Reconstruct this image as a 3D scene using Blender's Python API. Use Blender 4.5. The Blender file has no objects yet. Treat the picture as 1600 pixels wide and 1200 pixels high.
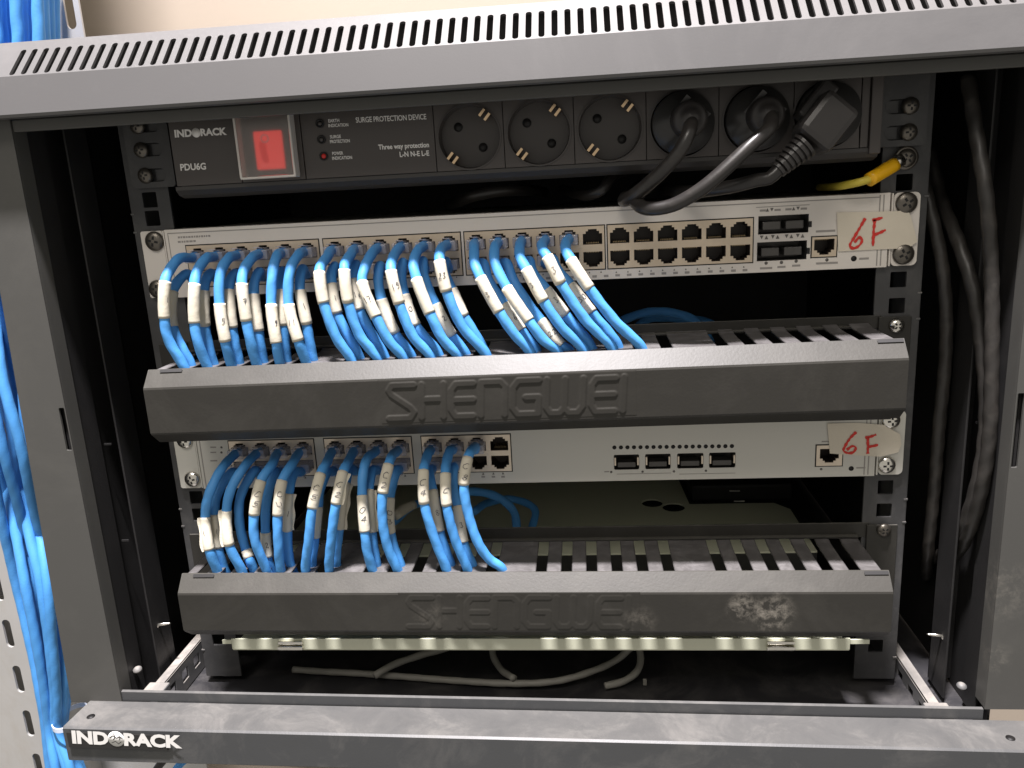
import bpy, bmesh, math, random
from mathutils import Vector as V, Matrix
from mathutils.geometry import tessellate_polygon
random.seed(7)
S = 0.001                                   # everything below is written in millimetres
sc = bpy.context.scene
COL = sc.collection

# ------------------------------------------------------------------ camera
F = 1250.0                                  # focal length in photo pixels (1600 wide)
CAM = V((43.571, -504.250, 58.249))
RT = V((0.994991, 0.084877, -0.052808)); FW = V((-0.095091, 0.966568, -0.238125)); UPV = V((0.030831, 0.241954, 0.969798))
cd = bpy.data.cameras.new('camera'); cam = bpy.data.objects.new('camera', cd); COL.objects.link(cam)
cd.sensor_width = 36; cd.lens = F*36/1600; cd.clip_start = 0.01; cd.clip_end = 50
cam.matrix_world = Matrix(((RT.x, UPV.x, -FW.x, CAM.x*S), (RT.y, UPV.y, -FW.y, CAM.y*S), (RT.z, UPV.z, -FW.z, CAM.z*S), (0, 0, 0, 1)))
sc.camera = cam

# ------------------------------------------------------------------ world, lamps, exposure
w = bpy.data.worlds.new('World'); sc.world = w; w.use_nodes = True
w.node_tree.nodes['Background'].inputs[0].default_value = (1.0, 0.95, 0.87, 1)
w.node_tree.nodes['Background'].inputs[1].default_value = 0.42
def area(name, loc, target, sx, sy, power, col):
    d = bpy.data.lights.new(name, 'AREA'); d.shape = 'RECTANGLE'; d.size = sx; d.size_y = sy; d.energy = power; d.color = col
    o = bpy.data.objects.new(name, d); COL.objects.link(o); o.location = V(loc)*S
    o.rotation_euler = (V(target)-V(loc)).to_track_quat('-Z', 'Y').to_euler(); return o
area('ceiling_lamp', (-75, -540, 2150), (0, -60, 0), .22, .11, 228, (1, .95, .97))
area('fill_lamp', (-350, -1500, 1660), (0, 0, -60), .9, .5, 15, (1, .93, .85))  # added fill lamp behind the camera, brightens the front faces
vs = sc.view_settings; vs.view_transform = 'Standard'; vs.look = 'None'; vs.exposure = 0; vs.gamma = 1; vs.use_curve_mapping = False
sc.cycles.use_denoising = True; sc.cycles.max_bounces = 8

# ------------------------------------------------------------------ helpers
def P(px, py, Y):                            # photo pixel -> point on the plane y = Y
    d = RT*((px-800)/F) + FW + UPV*(-(py-600)/F); return CAM + d*((Y-CAM.y)/d.y)
def PZ(px, py, Z):                           # photo pixel -> point at height Z
    d = RT*((px-800)/F) + FW + UPV*(-(py-600)/F); return CAM + d*((Z-CAM.z)/d.z)

class MB:
    def __init__(s, smooth=False): s.v = []; s.f = []; s.smooth = smooth; s.sm = []
    def add(s, vs_, fs, smooth=None):
        n = len(s.v); s.v += [V(q) for q in vs_]
        s.f += [tuple(i+n for i in f) for f in fs]; s.sm += [s.smooth if smooth is None else smooth]*len(fs); return s
    def box(s, a, b, c=0.0, fr=None):        # box from corner a to corner b, edges chamfered by c
        x0, x1 = sorted((a[0], b[0])); y0, y1 = sorted((a[1], b[1])); z0, z1 = sorted((a[2], b[2]))
        c = min(c, (x1-x0)*.49, (y1-y0)*.49, (z1-z0)*.49)
        if c <= 0:
            vv = [(x, y, z) for x in (x0, x1) for y in (y0, y1) for z in (z0, z1)]
            ff = [(0, 1, 3, 2), (4, 6, 7, 5), (0, 4, 5, 1), (2, 3, 7, 6), (0, 2, 6, 4), (1, 5, 7, 3)]
        else:
            bm = bmesh.new(); bmesh.ops.create_cube(bm, size=1)
            for q in bm.verts: q.co = V(((x0+x1)/2+q.co.x*(x1-x0), (y0+y1)/2+q.co.y*(y1-y0), (z0+z1)/2+q.co.z*(z1-z0)))
            bmesh.ops.bevel(bm, geom=list(bm.edges), offset=c, segments=2, affect='EDGES', profile=.5)
            bm.verts.index_update(); vv = [q.co.copy() for q in bm.verts]; ff = [tuple(q.index for q in f.verts) for f in bm.faces]; bm.free()
        if fr: vv = [fr(V(q)) for q in vv]
        return s.add(vv, ff)
    def plate(s, outer, holes, o, ex, ey, ez, th):   # flat sheet with holes; front face at o, going th along ez
        o, ex, ey, ez = V(o), V(ex), V(ey), V(ez)
        loops = [outer]+list(holes); flat = [p for l in loops for p in l]
        tri = tessellate_polygon([[V((p[0], p[1], 0)) for p in l] for l in loops])
        n = len(flat); W = lambda p, t: o+ex*p[0]+ey*p[1]+ez*t
        vv = [W(p, 0) for p in flat]+[W(p, th) for p in flat]
        ff = []
        nrm = ex.cross(ey)
        for t in tri:
            a, b, c = (V((flat[i][0], flat[i][1], 0)) for i in t)
            ccw = (b-a).cross(c-a).z > 0
            front_flip = (nrm.dot(ez) > 0)
            t1 = t if ccw != front_flip else t[::-1]
            ff.append(tuple(t1)); ff.append(tuple(i+n for i in t1[::-1]))
        k = 0
        for l in loops:
            m = len(l)
            for i in range(m):
                a, b = k+i, k+(i+1) % m; ff.append((a, b, b+n, a+n))
            k += m
        return s.add(vv, ff)
    def prof(s, pts, x0, x1, dz0=0, dz1=0):          # closed (y,z) profile extruded along x
        n = len(pts); vv = [(x0, p[0], p[1]+dz0) for p in pts]+[(x1, p[0], p[1]+dz1) for p in pts]
        ff = [(i, (i+1) % n, (i+1) % n+n, i+n) for i in range(n)]+[tuple(range(n))[::-1], tuple(range(n, 2*n))]
        return s.add(vv, ff)
    def lathe(s, pr, c, ax, n=24, smooth=True):      # pr = [(radius, along)] about axis ax through c
        c = V(c); ax = V(ax).normalized(); u = ax.orthogonal().normalized(); w_ = ax.cross(u)
        vv = []; ff = []
        for r, t in pr:
            for i in range(n):
                a = 2*math.pi*i/n; vv.append(c+ax*t+(u*math.cos(a)+w_*math.sin(a))*max(r, 1e-4))
        for j in range(len(pr)-1):
            for i in range(n): ff.append((j*n+i, j*n+(i+1) % n, (j+1)*n+(i+1) % n, (j+1)*n+i))
        ff.append(tuple(range(n))[::-1]); ff.append(tuple(range((len(pr)-1)*n, len(pr)*n)))
        return s.add(vv, ff, smooth)
    def tube(s, pts, r, n=14, twist=0.0, ell=0.0, cap=True, closed_r=None, seed=0):
        fr = frames(pts); vv = []; ff = []; L = 0
        for k, (p, t, a, b) in enumerate(fr):
            if k: L += (p-fr[k-1][0]).length
            rr = r(L) if callable(r) else r
            for i in range(n):
                th = 2*math.pi*i/n; q = rr*(1+ell*math.cos(2*(th-twist*L)+seed)); vv.append(p+(a*math.cos(th)+b*math.sin(th))*q)
        m = len(fr)
        for j in range(m-1):
            for i in range(n): ff.append((j*n+i, j*n+(i+1) % n, (j+1)*n+(i+1) % n, (j+1)*n+i))
        if cap: ff.append(tuple(range(n))[::-1]); ff.append(tuple(range((m-1)*n, m*n)))
        return s.add(vv, ff, True)
    def ribbon(s, pts, nrm, wd, th=.12):             # thin flat stroke along pts on a surface with normal nrm
        pts = [V(p) for p in pts]; nrm = V(nrm).normalized(); vv = []; n = len(pts)
        for i, p in enumerate(pts):
            t = (pts[min(i+1, n-1)]-pts[max(i-1, 0)]).normalized(); b = t.cross(nrm).normalized()*(wd[i] if isinstance(wd, list) else wd)/2
            vv += [p-b, p+b, p+b+nrm*th, p-b+nrm*th]
        ff = []
        for i in range(n-1):
            a = 4*i; c = a+4
            ff += [(a+3, a+2, c+2, c+3), (a, a+3, c+3, c), (a+2, a+1, c+1, c+2), (a+1, a, c, c+1)]
        ff += [(0, 1, 2, 3), (4*n-1, 4*n-2, 4*n-3, 4*n-4)]
        return s.add(vv, ff)
def frames(pts):
    out = []; n = len(pts); a = None
    for i, p in enumerate(pts):
        t = (pts[min(i+1, n-1)]-pts[max(i-1, 0)]).normalized()
        if a is None: a = t.orthogonal().normalized()
        else:
            a = a-t*a.dot(t); a = a.normalized() if a.length > 1e-6 else t.orthogonal().normalized()
        out.append((p, t, a, t.cross(a)))
    return out
def spline(pts, step=2.0):                           # centripetal Catmull-Rom through pts; returns points and the length at each knot
    pts = [V(p) for p in pts]; e = [pts[0]*2-pts[1]]+pts+[pts[-1]*2-pts[-2]]
    out = [pts[0].copy()]; L = 0; knots = [0.0]
    for k in range(1, len(e)-2):
        p0, p1, p2, p3 = e[k-1:k+3]
        t0 = 0; t1 = t0+max((p1-p0).length, .01)**.5; t2 = t1+max((p2-p1).length, .01)**.5; t3 = t2+max((p3-p2).length, .01)**.5
        m = max(2, int((p2-p1).length/step))
        for i in range(1, m+1):
            t = t1+(t2-t1)*i/m
            A1 = p0*((t1-t)/(t1-t0))+p1*((t-t0)/(t1-t0)); A2 = p1*((t2-t)/(t2-t1))+p2*((t-t1)/(t2-t1)); A3 = p2*((t3-t)/(t3-t2))+p3*((t-t2)/(t3-t2))
            B1 = A1*((t2-t)/(t2-t0))+A2*((t-t0)/(t2-t0)); B2 = A2*((t3-t)/(t3-t1))+A3*((t-t1)/(t3-t1))
            q = B1*((t2-t)/(t2-t1))+B2*((t-t1)/(t2-t1)); L += (q-out[-1]).length; out.append(q)
        knots.append(L)
    return out, knots
ORG = {}
def finish(o, label, cat, group, kind):
    if label: o['label'] = label
    if cat: o['category'] = cat
    if group: o['group'] = group
    if kind: o['kind'] = kind
    if label: assert 4 <= len(label.split()) <= 16, label
    return o
def thing(name, loc, label, cat, group=None):
    o = bpy.data.objects.new(name, None); COL.objects.link(o); o.location = V(loc)*S; ORG[o.name] = V(loc); o.empty_display_size = .01
    return finish(o, label, cat, group, None)
def part(name, mb, m, parent=None, label=None, cat=None, group=None, kind=None, loc=None):
    if loc is None:
        if parent is not None: org = ORG[parent.name]
        else:
            org = sum(mb.v, V((0, 0, 0)))/len(mb.v) if kind != 'structure' else V((0, 0, 0))
    else: org = V(loc)
    me = bpy.data.meshes.new(name); me.from_pydata([tuple((q-org)*S) for q in mb.v], [], mb.f); me.validate()
    if len(me.polygons) == len(mb.sm): me.polygons.foreach_set('use_smooth', mb.sm)
    me.materials.append(m); me.update()
    bm = bmesh.new(); bm.from_mesh(me); bmesh.ops.recalc_face_normals(bm, faces=bm.faces); bm.to_mesh(me); bm.free()
    o = bpy.data.objects.new(name, me); COL.objects.link(o)
    if parent is not None: o.parent = parent; o.location = (org-ORG[parent.name])*S
    else: o.location = org*S
    ORG[o.name] = org
    return finish(o, label, cat, group, kind)
def rr(x0, y0, x1, y1, r, n=5):                      # rounded rectangle outline
    out = []
    for cx, cy, a in ((x1-r, y1-r, 0), (x0+r, y1-r, 90), (x0+r, y0+r, 180), (x1-r, y0+r, 270)):
        for i in range(n+1):
            t = math.radians(a+90*i/n); out.append((cx+r*math.cos(t), cy+r*math.sin(t)))
    return out
def circ(cx, cy, r, n=24): return [(cx+r*math.cos(2*math.pi*i/n), cy+r*math.sin(2*math.pi*i/n)) for i in range(n)]
def text_mb(body, bl, br, tl, out=V((0, -1, 0)), bold=0.0, th=.15, gap=1.0, mb=None):   # lettering fitted to the parallelogram bl, br, tl
    c = bpy.data.curves.new('lettering', 'FONT'); c.body = body; c.size = 1; c.offset = bold; c.resolution_u = 3; c.space_character = gap
    o = bpy.data.objects.new('lettering', c); COL.objects.link(o)
    me = bpy.data.meshes.new_from_object(o.evaluated_get(bpy.context.evaluated_depsgraph_get())) if False else None
    bpy.context.view_layer.update(); dg = bpy.context.evaluated_depsgraph_get(); me = o.evaluated_get(dg).to_mesh()
    vs_ = [q.co.copy() for q in me.vertices]; fs = [tuple(f.vertices) for f in me.polygons]
    o.evaluated_get(dg).to_mesh_clear(); bpy.data.objects.remove(o); bpy.data.curves.remove(c)
    x0 = min(q.x for q in vs_); x1 = max(q.x for q in vs_); y0 = min(q.y for q in vs_); y1 = max(q.y for q in vs_)
    bl, br, tl = V(bl), V(br), V(tl); ex = (br-bl)/(x1-x0); ey = (tl-bl)/(y1-y0)
    n = len(vs_); vv = [bl+ex*(q.x-x0)+ey*(q.y-y0)+out*th for q in vs_]
    mb = mb or MB(); return mb.add(vv, fs)
def ptext(body, px, py, wpx, hpx, Y, slope=-0.05, **k):     # px,py = bottom-left pixel
    return text_mb(body, P(px, py, Y), P(px+wpx, py+wpx*slope, Y), P(px-hpx*.12, py-hpx, Y), **k)

# ------------------------------------------------------------------ materials
def nd(t, typ, **k):
    n = t.nodes.new(typ)
    for a, b in k.items():
        if hasattr(n, a): setattr(n, a, b)
        else: n.inputs[a.replace('_', ' ')].default_value = b
    return n
def mat(name, col, rough=.5, metal=0.0, var=.12, scale=60, dust=None, dust_amt=.0, dust_scale=25, bump=.0, bscale=900, spec=.5, emit=None, es=0, trans=0, alpha=1, up=0.0, upmin=.7, coat=0, stains=()):
    m = bpy.data.materials.new(name); m.use_nodes = True; t = m.node_tree; b = t.nodes['Principled BSDF']
    b.inputs['Roughness'].default_value = rough; b.inputs['Metallic'].default_value = metal; b.inputs['Specular IOR Level'].default_value = spec
    b.inputs['Transmission Weight'].default_value = trans; b.inputs['Alpha'].default_value = alpha; b.inputs['Coat Weight'].default_value = coat
    tc = t.nodes.new('ShaderNodeTexCoord'); gp = t.nodes.new('ShaderNodeNewGeometry')
    n1 = nd(t, 'ShaderNodeTexNoise', Scale=scale, Detail=4.0, Roughness=.6); t.links.new(gp.outputs['Position'], n1.inputs['Vector'])
    mx = nd(t, 'ShaderNodeMix', data_type='RGBA'); c = V(col[:3])
    mx.inputs['A'].default_value = (*(c*(1-var)), 1); mx.inputs['B'].default_value = (*(c*(1+var)), 1)
    t.links.new(n1.outputs['Fac'], mx.inputs['Factor']); out = mx.outputs['Result']
    if dust:
        n2 = nd(t, 'ShaderNodeTexNoise', Scale=dust_scale, Detail=8.0, Roughness=.72, Distortion=.6); t.links.new(gp.outputs['Position'], n2.inputs['Vector'])
        r = t.nodes.new('ShaderNodeValToRGB'); r.color_ramp.elements[0].position = .48; r.color_ramp.elements[1].position = .72
        t.links.new(n2.outputs['Fac'], r.inputs['Fac'])
        ma = nd(t, 'ShaderNodeMath', operation='MULTIPLY'); ma.inputs[1].default_value = dust_amt; t.links.new(r.outputs['Color'], ma.inputs[0]); fac = ma.outputs[0]
        if up:                                        # settled dust on ledges; for manager and finger also top light put in colour
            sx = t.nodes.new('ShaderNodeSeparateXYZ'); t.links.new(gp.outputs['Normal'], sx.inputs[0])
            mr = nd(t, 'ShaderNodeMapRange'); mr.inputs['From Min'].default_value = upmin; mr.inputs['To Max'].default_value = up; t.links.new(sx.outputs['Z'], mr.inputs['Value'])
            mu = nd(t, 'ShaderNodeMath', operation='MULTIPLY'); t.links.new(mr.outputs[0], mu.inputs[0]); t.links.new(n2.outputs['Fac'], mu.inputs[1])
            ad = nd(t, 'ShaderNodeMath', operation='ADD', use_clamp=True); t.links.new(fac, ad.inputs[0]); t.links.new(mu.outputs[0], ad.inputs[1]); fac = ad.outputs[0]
        m2 = nd(t, 'ShaderNodeMix', data_type='RGBA'); m2.inputs['B'].default_value = (*dust, 1); t.links.new(out, m2.inputs['A']); t.links.new(fac, m2.inputs['Factor']); out = m2.outputs['Result']
        rm = nd(t, 'ShaderNodeMapRange'); rm.inputs['To Min'].default_value = rough; rm.inputs['To Max'].default_value = .9; t.links.new(fac, rm.inputs['Value']); t.links.new(rm.outputs[0], b.inputs['Roughness'])
    for (c_, r_, a_) in stains:                       # local smears with a shape of their own
        vd = nd(t, 'ShaderNodeVectorMath', operation='DISTANCE'); vd.inputs[1].default_value = V(c_)*S; t.links.new(gp.outputs['Position'], vd.inputs[0])
        m1 = nd(t, 'ShaderNodeMapRange', interpolation_type='SMOOTHSTEP'); m1.inputs['From Min'].default_value = r_*S; m1.inputs['From Max'].default_value = r_*S*.3; m1.inputs['To Max'].default_value = a_*2; t.links.new(vd.outputs['Value'], m1.inputs['Value'])
        n4 = nd(t, 'ShaderNodeTexNoise', Scale=170.0, Detail=6.0, Roughness=.75, Distortion=.25); t.links.new(gp.outputs['Position'], n4.inputs['Vector'])
        r4 = nd(t, 'ShaderNodeMapRange'); r4.inputs['From Min'].default_value = .45; r4.inputs['From Max'].default_value = .7; t.links.new(n4.outputs['Fac'], r4.inputs['Value'])
        mm = nd(t, 'ShaderNodeMath', operation='MULTIPLY', use_clamp=True); t.links.new(m1.outputs[0], mm.inputs[0]); t.links.new(r4.outputs[0], mm.inputs[1])
        m5 = nd(t, 'ShaderNodeMix', data_type='RGBA'); m5.inputs['B'].default_value = (.36, .33, .28, 1); t.links.new(out, m5.inputs['A']); t.links.new(mm.outputs[0], m5.inputs['Factor']); out = m5.outputs['Result']
    t.links.new(out, b.inputs['Base Color'])
    if bump:
        n3 = nd(t, 'ShaderNodeTexNoise', Scale=bscale, Detail=2.0); t.links.new(gp.outputs['Position'], n3.inputs['Vector'])
        bp = nd(t, 'ShaderNodeBump', Strength=bump, Distance=.0004); t.links.new(n3.outputs['Fac'], bp.inputs['Height']); t.links.new(bp.outputs[0], b.inputs['Normal'])
    if emit: b.inputs['Emission Color'].default_value = (*emit, 1); b.inputs['Emission Strength'].default_value = es
    return m
DUST = (.42, .38, .33)
M = dict(
    roof=mat('grey powder coat roof', (.092, .090, .090), .44, var=.06, scale=12, dust=(.26, .25, .24), dust_amt=.15, dust_scale=5, bump=.06),
    frame=mat('grey powder coat frame', (.066, .065, .060), .48, var=.05, scale=20, dust=(.26, .25, .22), stains=[((283, -50, -190), 26, .10), ((283, -50, -235), 14, .10)], dust_amt=.07, dust_scale=11, bump=.08),
    beam=mat('dusty grey powder coat', (.056, .058, .060), .42, var=.1, scale=30, dust=(.34, .32, .29), dust_amt=.14, dust_scale=26, bump=.1, up=.32),
    inner=mat('black powder coat inside', (.016, .0155, .0155), .5, var=.15, scale=30, dust=(.1, .095, .09), dust_amt=.08, dust_scale=22, bump=.2),
    rail=mat('dark rail paint', (.05, .05, .051), .5, var=.15, scale=60, dust=(.25, .24, .22), dust_amt=.15, dust_scale=60),
    floor=mat('dusty black base sheet', (.016, .016, .019), .5, var=.2, scale=30, dust=(.3, .28, .26), dust_amt=.16, dust_scale=26, up=.06),
    bracket=mat('dusty bracket steel', (.11, .11, .11), .5, var=.2, scale=40, dust=DUST, dust_amt=.3, dust_scale=40, up=.7),
    manager=mat('black satin paint', (.026, .0245, .021), .42, var=.06, scale=25, spec=.35, stains=[((150, -57, -200), 17, .30), ((132, -57, -196), 12, .28), ((70, -57, -205), 14, .10), ((-60, -57, -200), 14, .06)], dust=(.24, .23, .2), dust_amt=.05, dust_scale=16, up=.42, upmin=.45, bump=.12, bscale=600),  # upward faces paled: dust plus the bevel's top light put into colour
    finger=mat('black glossy plastic', (.034, .032, .031), .26, var=.1, scale=60, dust=(.42, .40, .40), dust_amt=.10, dust_scale=70, spec=.3, up=.36, bump=.1),  # up-facing tone puts the lamplit sheen of the tips into the colour
    pdu=mat('black anodised aluminium', (.040, .037, .035), .38, var=.06, scale=40),
    pdu_face=mat('charcoal plastic face', (.062, .054, .050), .42, var=.05, scale=50),
    socket=mat('black socket plastic', (.052, .046, .043), .42, var=.05),
    brass=mat('brass contact', (.75, .55, .35), .25, metal=1, var=.1, scale=300),
    hole=mat('black opening', (.004, .0035, .0035), .6, var=.1),
    rubber=mat('black cord rubber', (.022, .020, .019), .33, var=.1, scale=80, dust=(.25, .22, .18), dust_amt=.06, dust_scale=90),
    rubber_old=mat('dusty black cord', (.024, .022, .020), .42, var=.12, scale=80, dust=(.16, .14, .12), dust_amt=.2, dust_scale=60),
    plug=mat('black plug plastic', (.032, .031, .030), .3, var=.08, scale=80),
    plug_grey=mat('worn plug plastic', (.034, .031, .030), .42, var=.08, scale=80),
    silver=mat('warm white switch paint', (.70, .655, .60), .42, var=.03, scale=20, bump=.08, bscale=1500),
    silver2=mat('grey white switch paint', (.60, .585, .53), .42, var=.03, scale=20, bump=.08, bscale=1500),
    shield=mat('tin port shield', (.66, .55, .42), .36, metal=.55, var=.12, scale=120),
    shield2=mat('bright port shield', (.72, .62, .5), .3, metal=.6, var=.15, scale=120),
    contact=mat('gold contact', (.55, .42, .25), .4, metal=.8),
    port=mat('dark port plastic', (.035, .024, .019), .45, var=.3, scale=200),
    cage=mat('sfp cage steel', (.09, .085, .08), .35, metal=.5, var=.15, scale=150),
    ink=mat('grey print', (.13, .12, .11), .6, var=.1),
    pale_ink=mat('pale grey print', (.3, .28, .26), .6, var=.1),
    white=mat('white print', (.78, .76, .73), .5, var=.04, emit=None),
    letter=mat('white badge letters', (.8, .79, .76), .4, var=.05),
    badge=mat('black badge', (.02, .019, .018), .35, var=.1),
    blue=mat('blue cable jacket', (.075, .31, .70), .56, var=.10, scale=70, bump=.2, bscale=500),
    blue2=mat('deeper blue cable jacket', (.068, .29, .66), .58, var=.12, scale=70, bump=.2, bscale=500),
    tape=mat('paper tape', (.57, .53, .43), .75, var=.05, scale=90, bump=.35, bscale=400),
    tape6=mat('masking tape', (.66, .60, .49), .7, var=.05, scale=50, bump=.3, bscale=500),
    pen=mat('black pen', (.03, .03, .05), .6, var=.1),
    red=mat('red marker', (.62, .03, .02), .6, var=.2, scale=200),
    clear=mat('clear plug plastic', (.72, .70, .76), .18, var=.05, alpha=.38, spec=.7),
    lens=mat('clear switch cover', (.93, .90, .86), .27, var=.02, trans=.93, spec=.6),
    lens_rim=mat('clear cover rim', (.78, .75, .7), .2, var=.03, alpha=.7, spec=.8),
    glow=mat('lit red rocker', (.42, .03, .03), .4, emit=(1, .055, .045), es=.48),
    glow2=mat('lit red mark', (.4, .01, .01), .4, emit=(1, .0, .0), es=.35),
    led=mat('red lamp', (.2, .01, .01), .3, emit=(1, .05, .04), es=.12),
    steel=mat('dark screw steel', (.16, .145, .125), .36, metal=.85, var=.2, scale=300),
    chrome=mat('bright screw steel', (.8, .77, .7), .22, metal=1, var=.1, scale=300),
    yellow=mat('yellow sleeve', (.85, .46, .01), .35, var=.06, scale=100),
    earth=mat('yellow green wire', (.62, .5, .06), .45, var=.1),
    tray=mat('pale green white enamel', (.60, .61, .47), .45, var=.04, scale=20),
    wall=mat('cream wall paint', (.36, .305, .245), .75, var=.04, scale=2.5, bump=.15, bscale=120),
    channel=mat('galvanised tray steel', (.46, .45, .43), .42, metal=.25, var=.1, scale=18, dust=(.30, .25, .17), dust_amt=.35, dust_scale=16),
    greycord=mat('grey thin cord', (.28, .27, .24), .5, var=.08),
    tie=mat('pale cable tie', (.62, .68, .8), .35, var=.04))

X3, Y3, Z3 = V((1, 0, 0)), V((0, 1, 0)), V((0, 0, 1))
# ------------------------------------------------------------------ the setting
part('wall', MB().box((-2500, 400, -1600), (2500, 480, 2400)), M['wall'], kind='structure')

# ------------------------------------------------------------------ cabinet
cab = thing('network_cabinet', (0, 100, -290), 'open dark grey wall rack cabinet with a slotted sloping top edge, holding the equipment', 'cabinet')
roof = MB()                                               # sloping louvred edge, front face and flat top
e45 = V((0, 1, 1)).normalized()
slots = []
for i in range(79):
    x = -270.2+6.86*i; slots.append(rr(x-1.65, 2.4, x+1.65, 24.4, 1.6, 4))
roof.plate([(-303, -1), (303, -1), (303, 32.0), (-303, 32.0)], slots, (0, -58.5, 131.8), X3, e45, V((0, 1, -1)).normalized(), 1.6)
roof.prof([(-58.9, 132.6), (-63.2, 112.2), (-62.4, 110.6), (-56.5, 110.4), (-56.5, 112), (-61, 112.4), (-57.2, 130.6)], -303, 303)
roof.box((-303, -35.6, 153.0), (303, 400, 154.4))
roof.prof([(-56, 112.2), (-56, 113.4), (-28, 132), (-30, 152), (-28.6, 152), (-26.6, 131)], -302, 302)  # added baffle under the slots, keeps lamp light off the lip
part('roof', roof, M['roof'], cab)
lip = MB().box((-281, -49, 104.2), (281, -46, 110.8), .5).box((-283, -47.5, 110.5), (283, -20, 111.6)); part('top_lip', lip, M['frame'], cab)
def post(sx, xo_top, xo_bot, slot_z0, slot_z1):
    o = [(sx*281.2, 112), (sx*xo_top, 112), (sx*xo_bot, -270), (sx*281.2, -270)]
    a, b = sorted((sx*281.9, sx*285.6))
    h = rr(a, slot_z0, b, slot_z1, .8)
    m = MB().plate(o, [h], (0, -50, 0), X3, Z3, Y3, 1.5)
    xi = sx*282.2
    m.box((xi-1, -48.6, -270), (xi+1, -37, 112), .4)
    xo = sx*(min(xo_top, xo_bot)-1.5); m.box((xo-1, -48.6, -270), (xo+1, 400, 112), .4)
    part('post', m, M['frame'], cab)
post(-1, 305, 318, -88, -60); post(1, 305, 309, -112, -68)
for s in (-1, 1):
    sp = MB().box((s*285, -46, -288), (s*286.5, 398, 110.3)).box((s*285, -27, 110.3), (s*286.5, 398, 152.8)).box((s*282, -36.9, -285), (s*283.2, -20, 112))  # narrow front strip extends the post return, its shade put into the dark coat
    sp.box((s*270.5, -18, -285), (s*271.8, 6, 112), .3).box((s*270.5, 4.5, -285), (s*285, 6, 112), .3)
    for z in (-165, -95): sp.box((s*276, -18.6, z), (s*281, -17.8, z+1.2))
    part('side_panel', sp, M['inner'], cab)
part('back_panel', MB().box((-285, 396, -288), (285, 398, 152.8)), M['inner'], cab)
base = [rr(x-3.2, 18, x+3.2, 95, 3) for x in range(-180, 200, 16) if abs((x+180)//16 % 7-6) > 0]
part('base_panel', MB().plate([(-288, -46), (288, -46), (288, 399), (-288, 399)], [], (0, 0, -289), X3, Y3, -Z3, 1.5), M['floor'], cab)
# bottom beam, slightly out of level as in the photograph (left end higher)
bz = lambda x: -268.6-(x+303)*.0155
bm_ = MB(); TB = [(-50, 0), (-78.6, 1.6), (-80, .6), (-80.4, -22.5), (-79, -24), (-50, -24)]
bm_.prof([(y, z) for y, z in TB], -304, 312, bz(-304), bz(312))
part('bottom_beam', bm_, M['beam'], cab)
part('bottom_lip', MB().prof([(-49, 6.8), (-47, 7.2), (-47, -.4), (-49, -.4)], -281, 281, bz(-281), bz(281)), M['beam'], cab)
for x in (-292, 288): part('beam_hole', MB().lathe([(2.6, 0), (2.6, .35)], (x, -68, bz(x)+1.05), (0, 0, 1), 20), M['hole'], cab)
for x, y, r in ((-200, -66, 1.5), (-181, -66, 1.3), (-177, -66.5, .8)): pass
bg = part('badge', MB().prof([(-80.3, 0), (-82.0, .2), (-82.0, -10.6), (-80.3, -10.8)], -300.5, -233.5, bz(-300)-1.0, bz(-233)-1.6), M['badge'], cab)
bl, br, tl = P(113.5, 1161.5, -82.1), P(285, 1169.5, -82.1), P(111.5, 1141, -82.1)
u = (br-bl); vh = (tl-bl)
lt = text_mb('IND', bl, bl+u*.335, tl, bold=.05); text_mb('RACK', bl+u*.475, br, bl+u*.475+vh, bold=.05, mb=lt)
oc = bl+u*.405+vh*.5; ro = vh.length*.56
lt.lathe([(ro, -.1), (ro, .25)], oc, (0, -1, 0), 28)
part('lettering', lt, M['letter'], bg)
gl = MB()
for pts in ([(-.75, .2), (-.3, .5), (.1, .15), (.5, .4), (.8, .1)], [(-.6, -.5), (-.1, -.3), (.2, -.65), (.6, -.35)], [(-.2, .85), (-.05, .3), (-.35, -.1)], [(.35, -.1), (.55, .15), (.3, .35)]):
    gl.ribbon([oc+V((a*ro, -.28, b*ro)) for a, b in pts], (0, -1, 0), .45)
part('globe_mark', gl, M['badge'], bg)
# brackets running back on the floor
for s, xa, z in ((-1, -262, -266), (1, 258, -278)):
    m = MB().box((xa-4, -44, z-1.5), (xa+4, 150, z), .4)
    xi = xa-s*4
    m.plate([(-44, z-22), (150, z-22), (150, z), (-44, z)], [rr(y, z-15, y+9, z-6, .5) for y in range(-30, 140, 18)], (xi, 0, 0), Y3, Z3, V((s, 0, 0)), 1.4)
    m.box((xa-7, -46, z-6), (xa+8, -34, z+1.5), 1)
    part('floor_bracket', m, M['bracket'], cab)
# mounting rails with square holes
hz = []
zz = 98.0
rail_holes_l = [P(240, 312, 0).z, P(240, 341, 0).z, P(300, 778, 0).z, P(303, 805, 0).z, P(316, 1000, 0).z]
rail_holes_r = [P(1412, 285, 0).z, P(1405, 437, 0).z, P(1402, 478, 0).z, P(1384, 762, 0).z, P(1382, 798, 0).z, P(1376, 1000, 0).z-5]
for s, hs in ((-1, rail_holes_l), (1, rail_holes_r)):
    x0, x1 = sorted((s*219.5, s*246)); c = s*232.8
    holes = [rr(c-4.8, z-4.8, c+4.8, z+4.8, .7, 3) for z in hs]
    z = min(hs)-16
    m = MB().plate([(x0, -283), (x1, -283), (x1, 115), (x0, 115)], holes, (0, .6, 0), X3, Z3, Y3, 1.8)
    m.box((s*245, .9, -283), (s*246.8, 42, 115), .3)
    part('mounting_rail', m, M['rail'], cab)
    for q in hs: part('rail_tick', MB().box((s*247, .2, q-9), (s*244.6, 1.1, q-8)), M['bracket'], cab)
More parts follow.
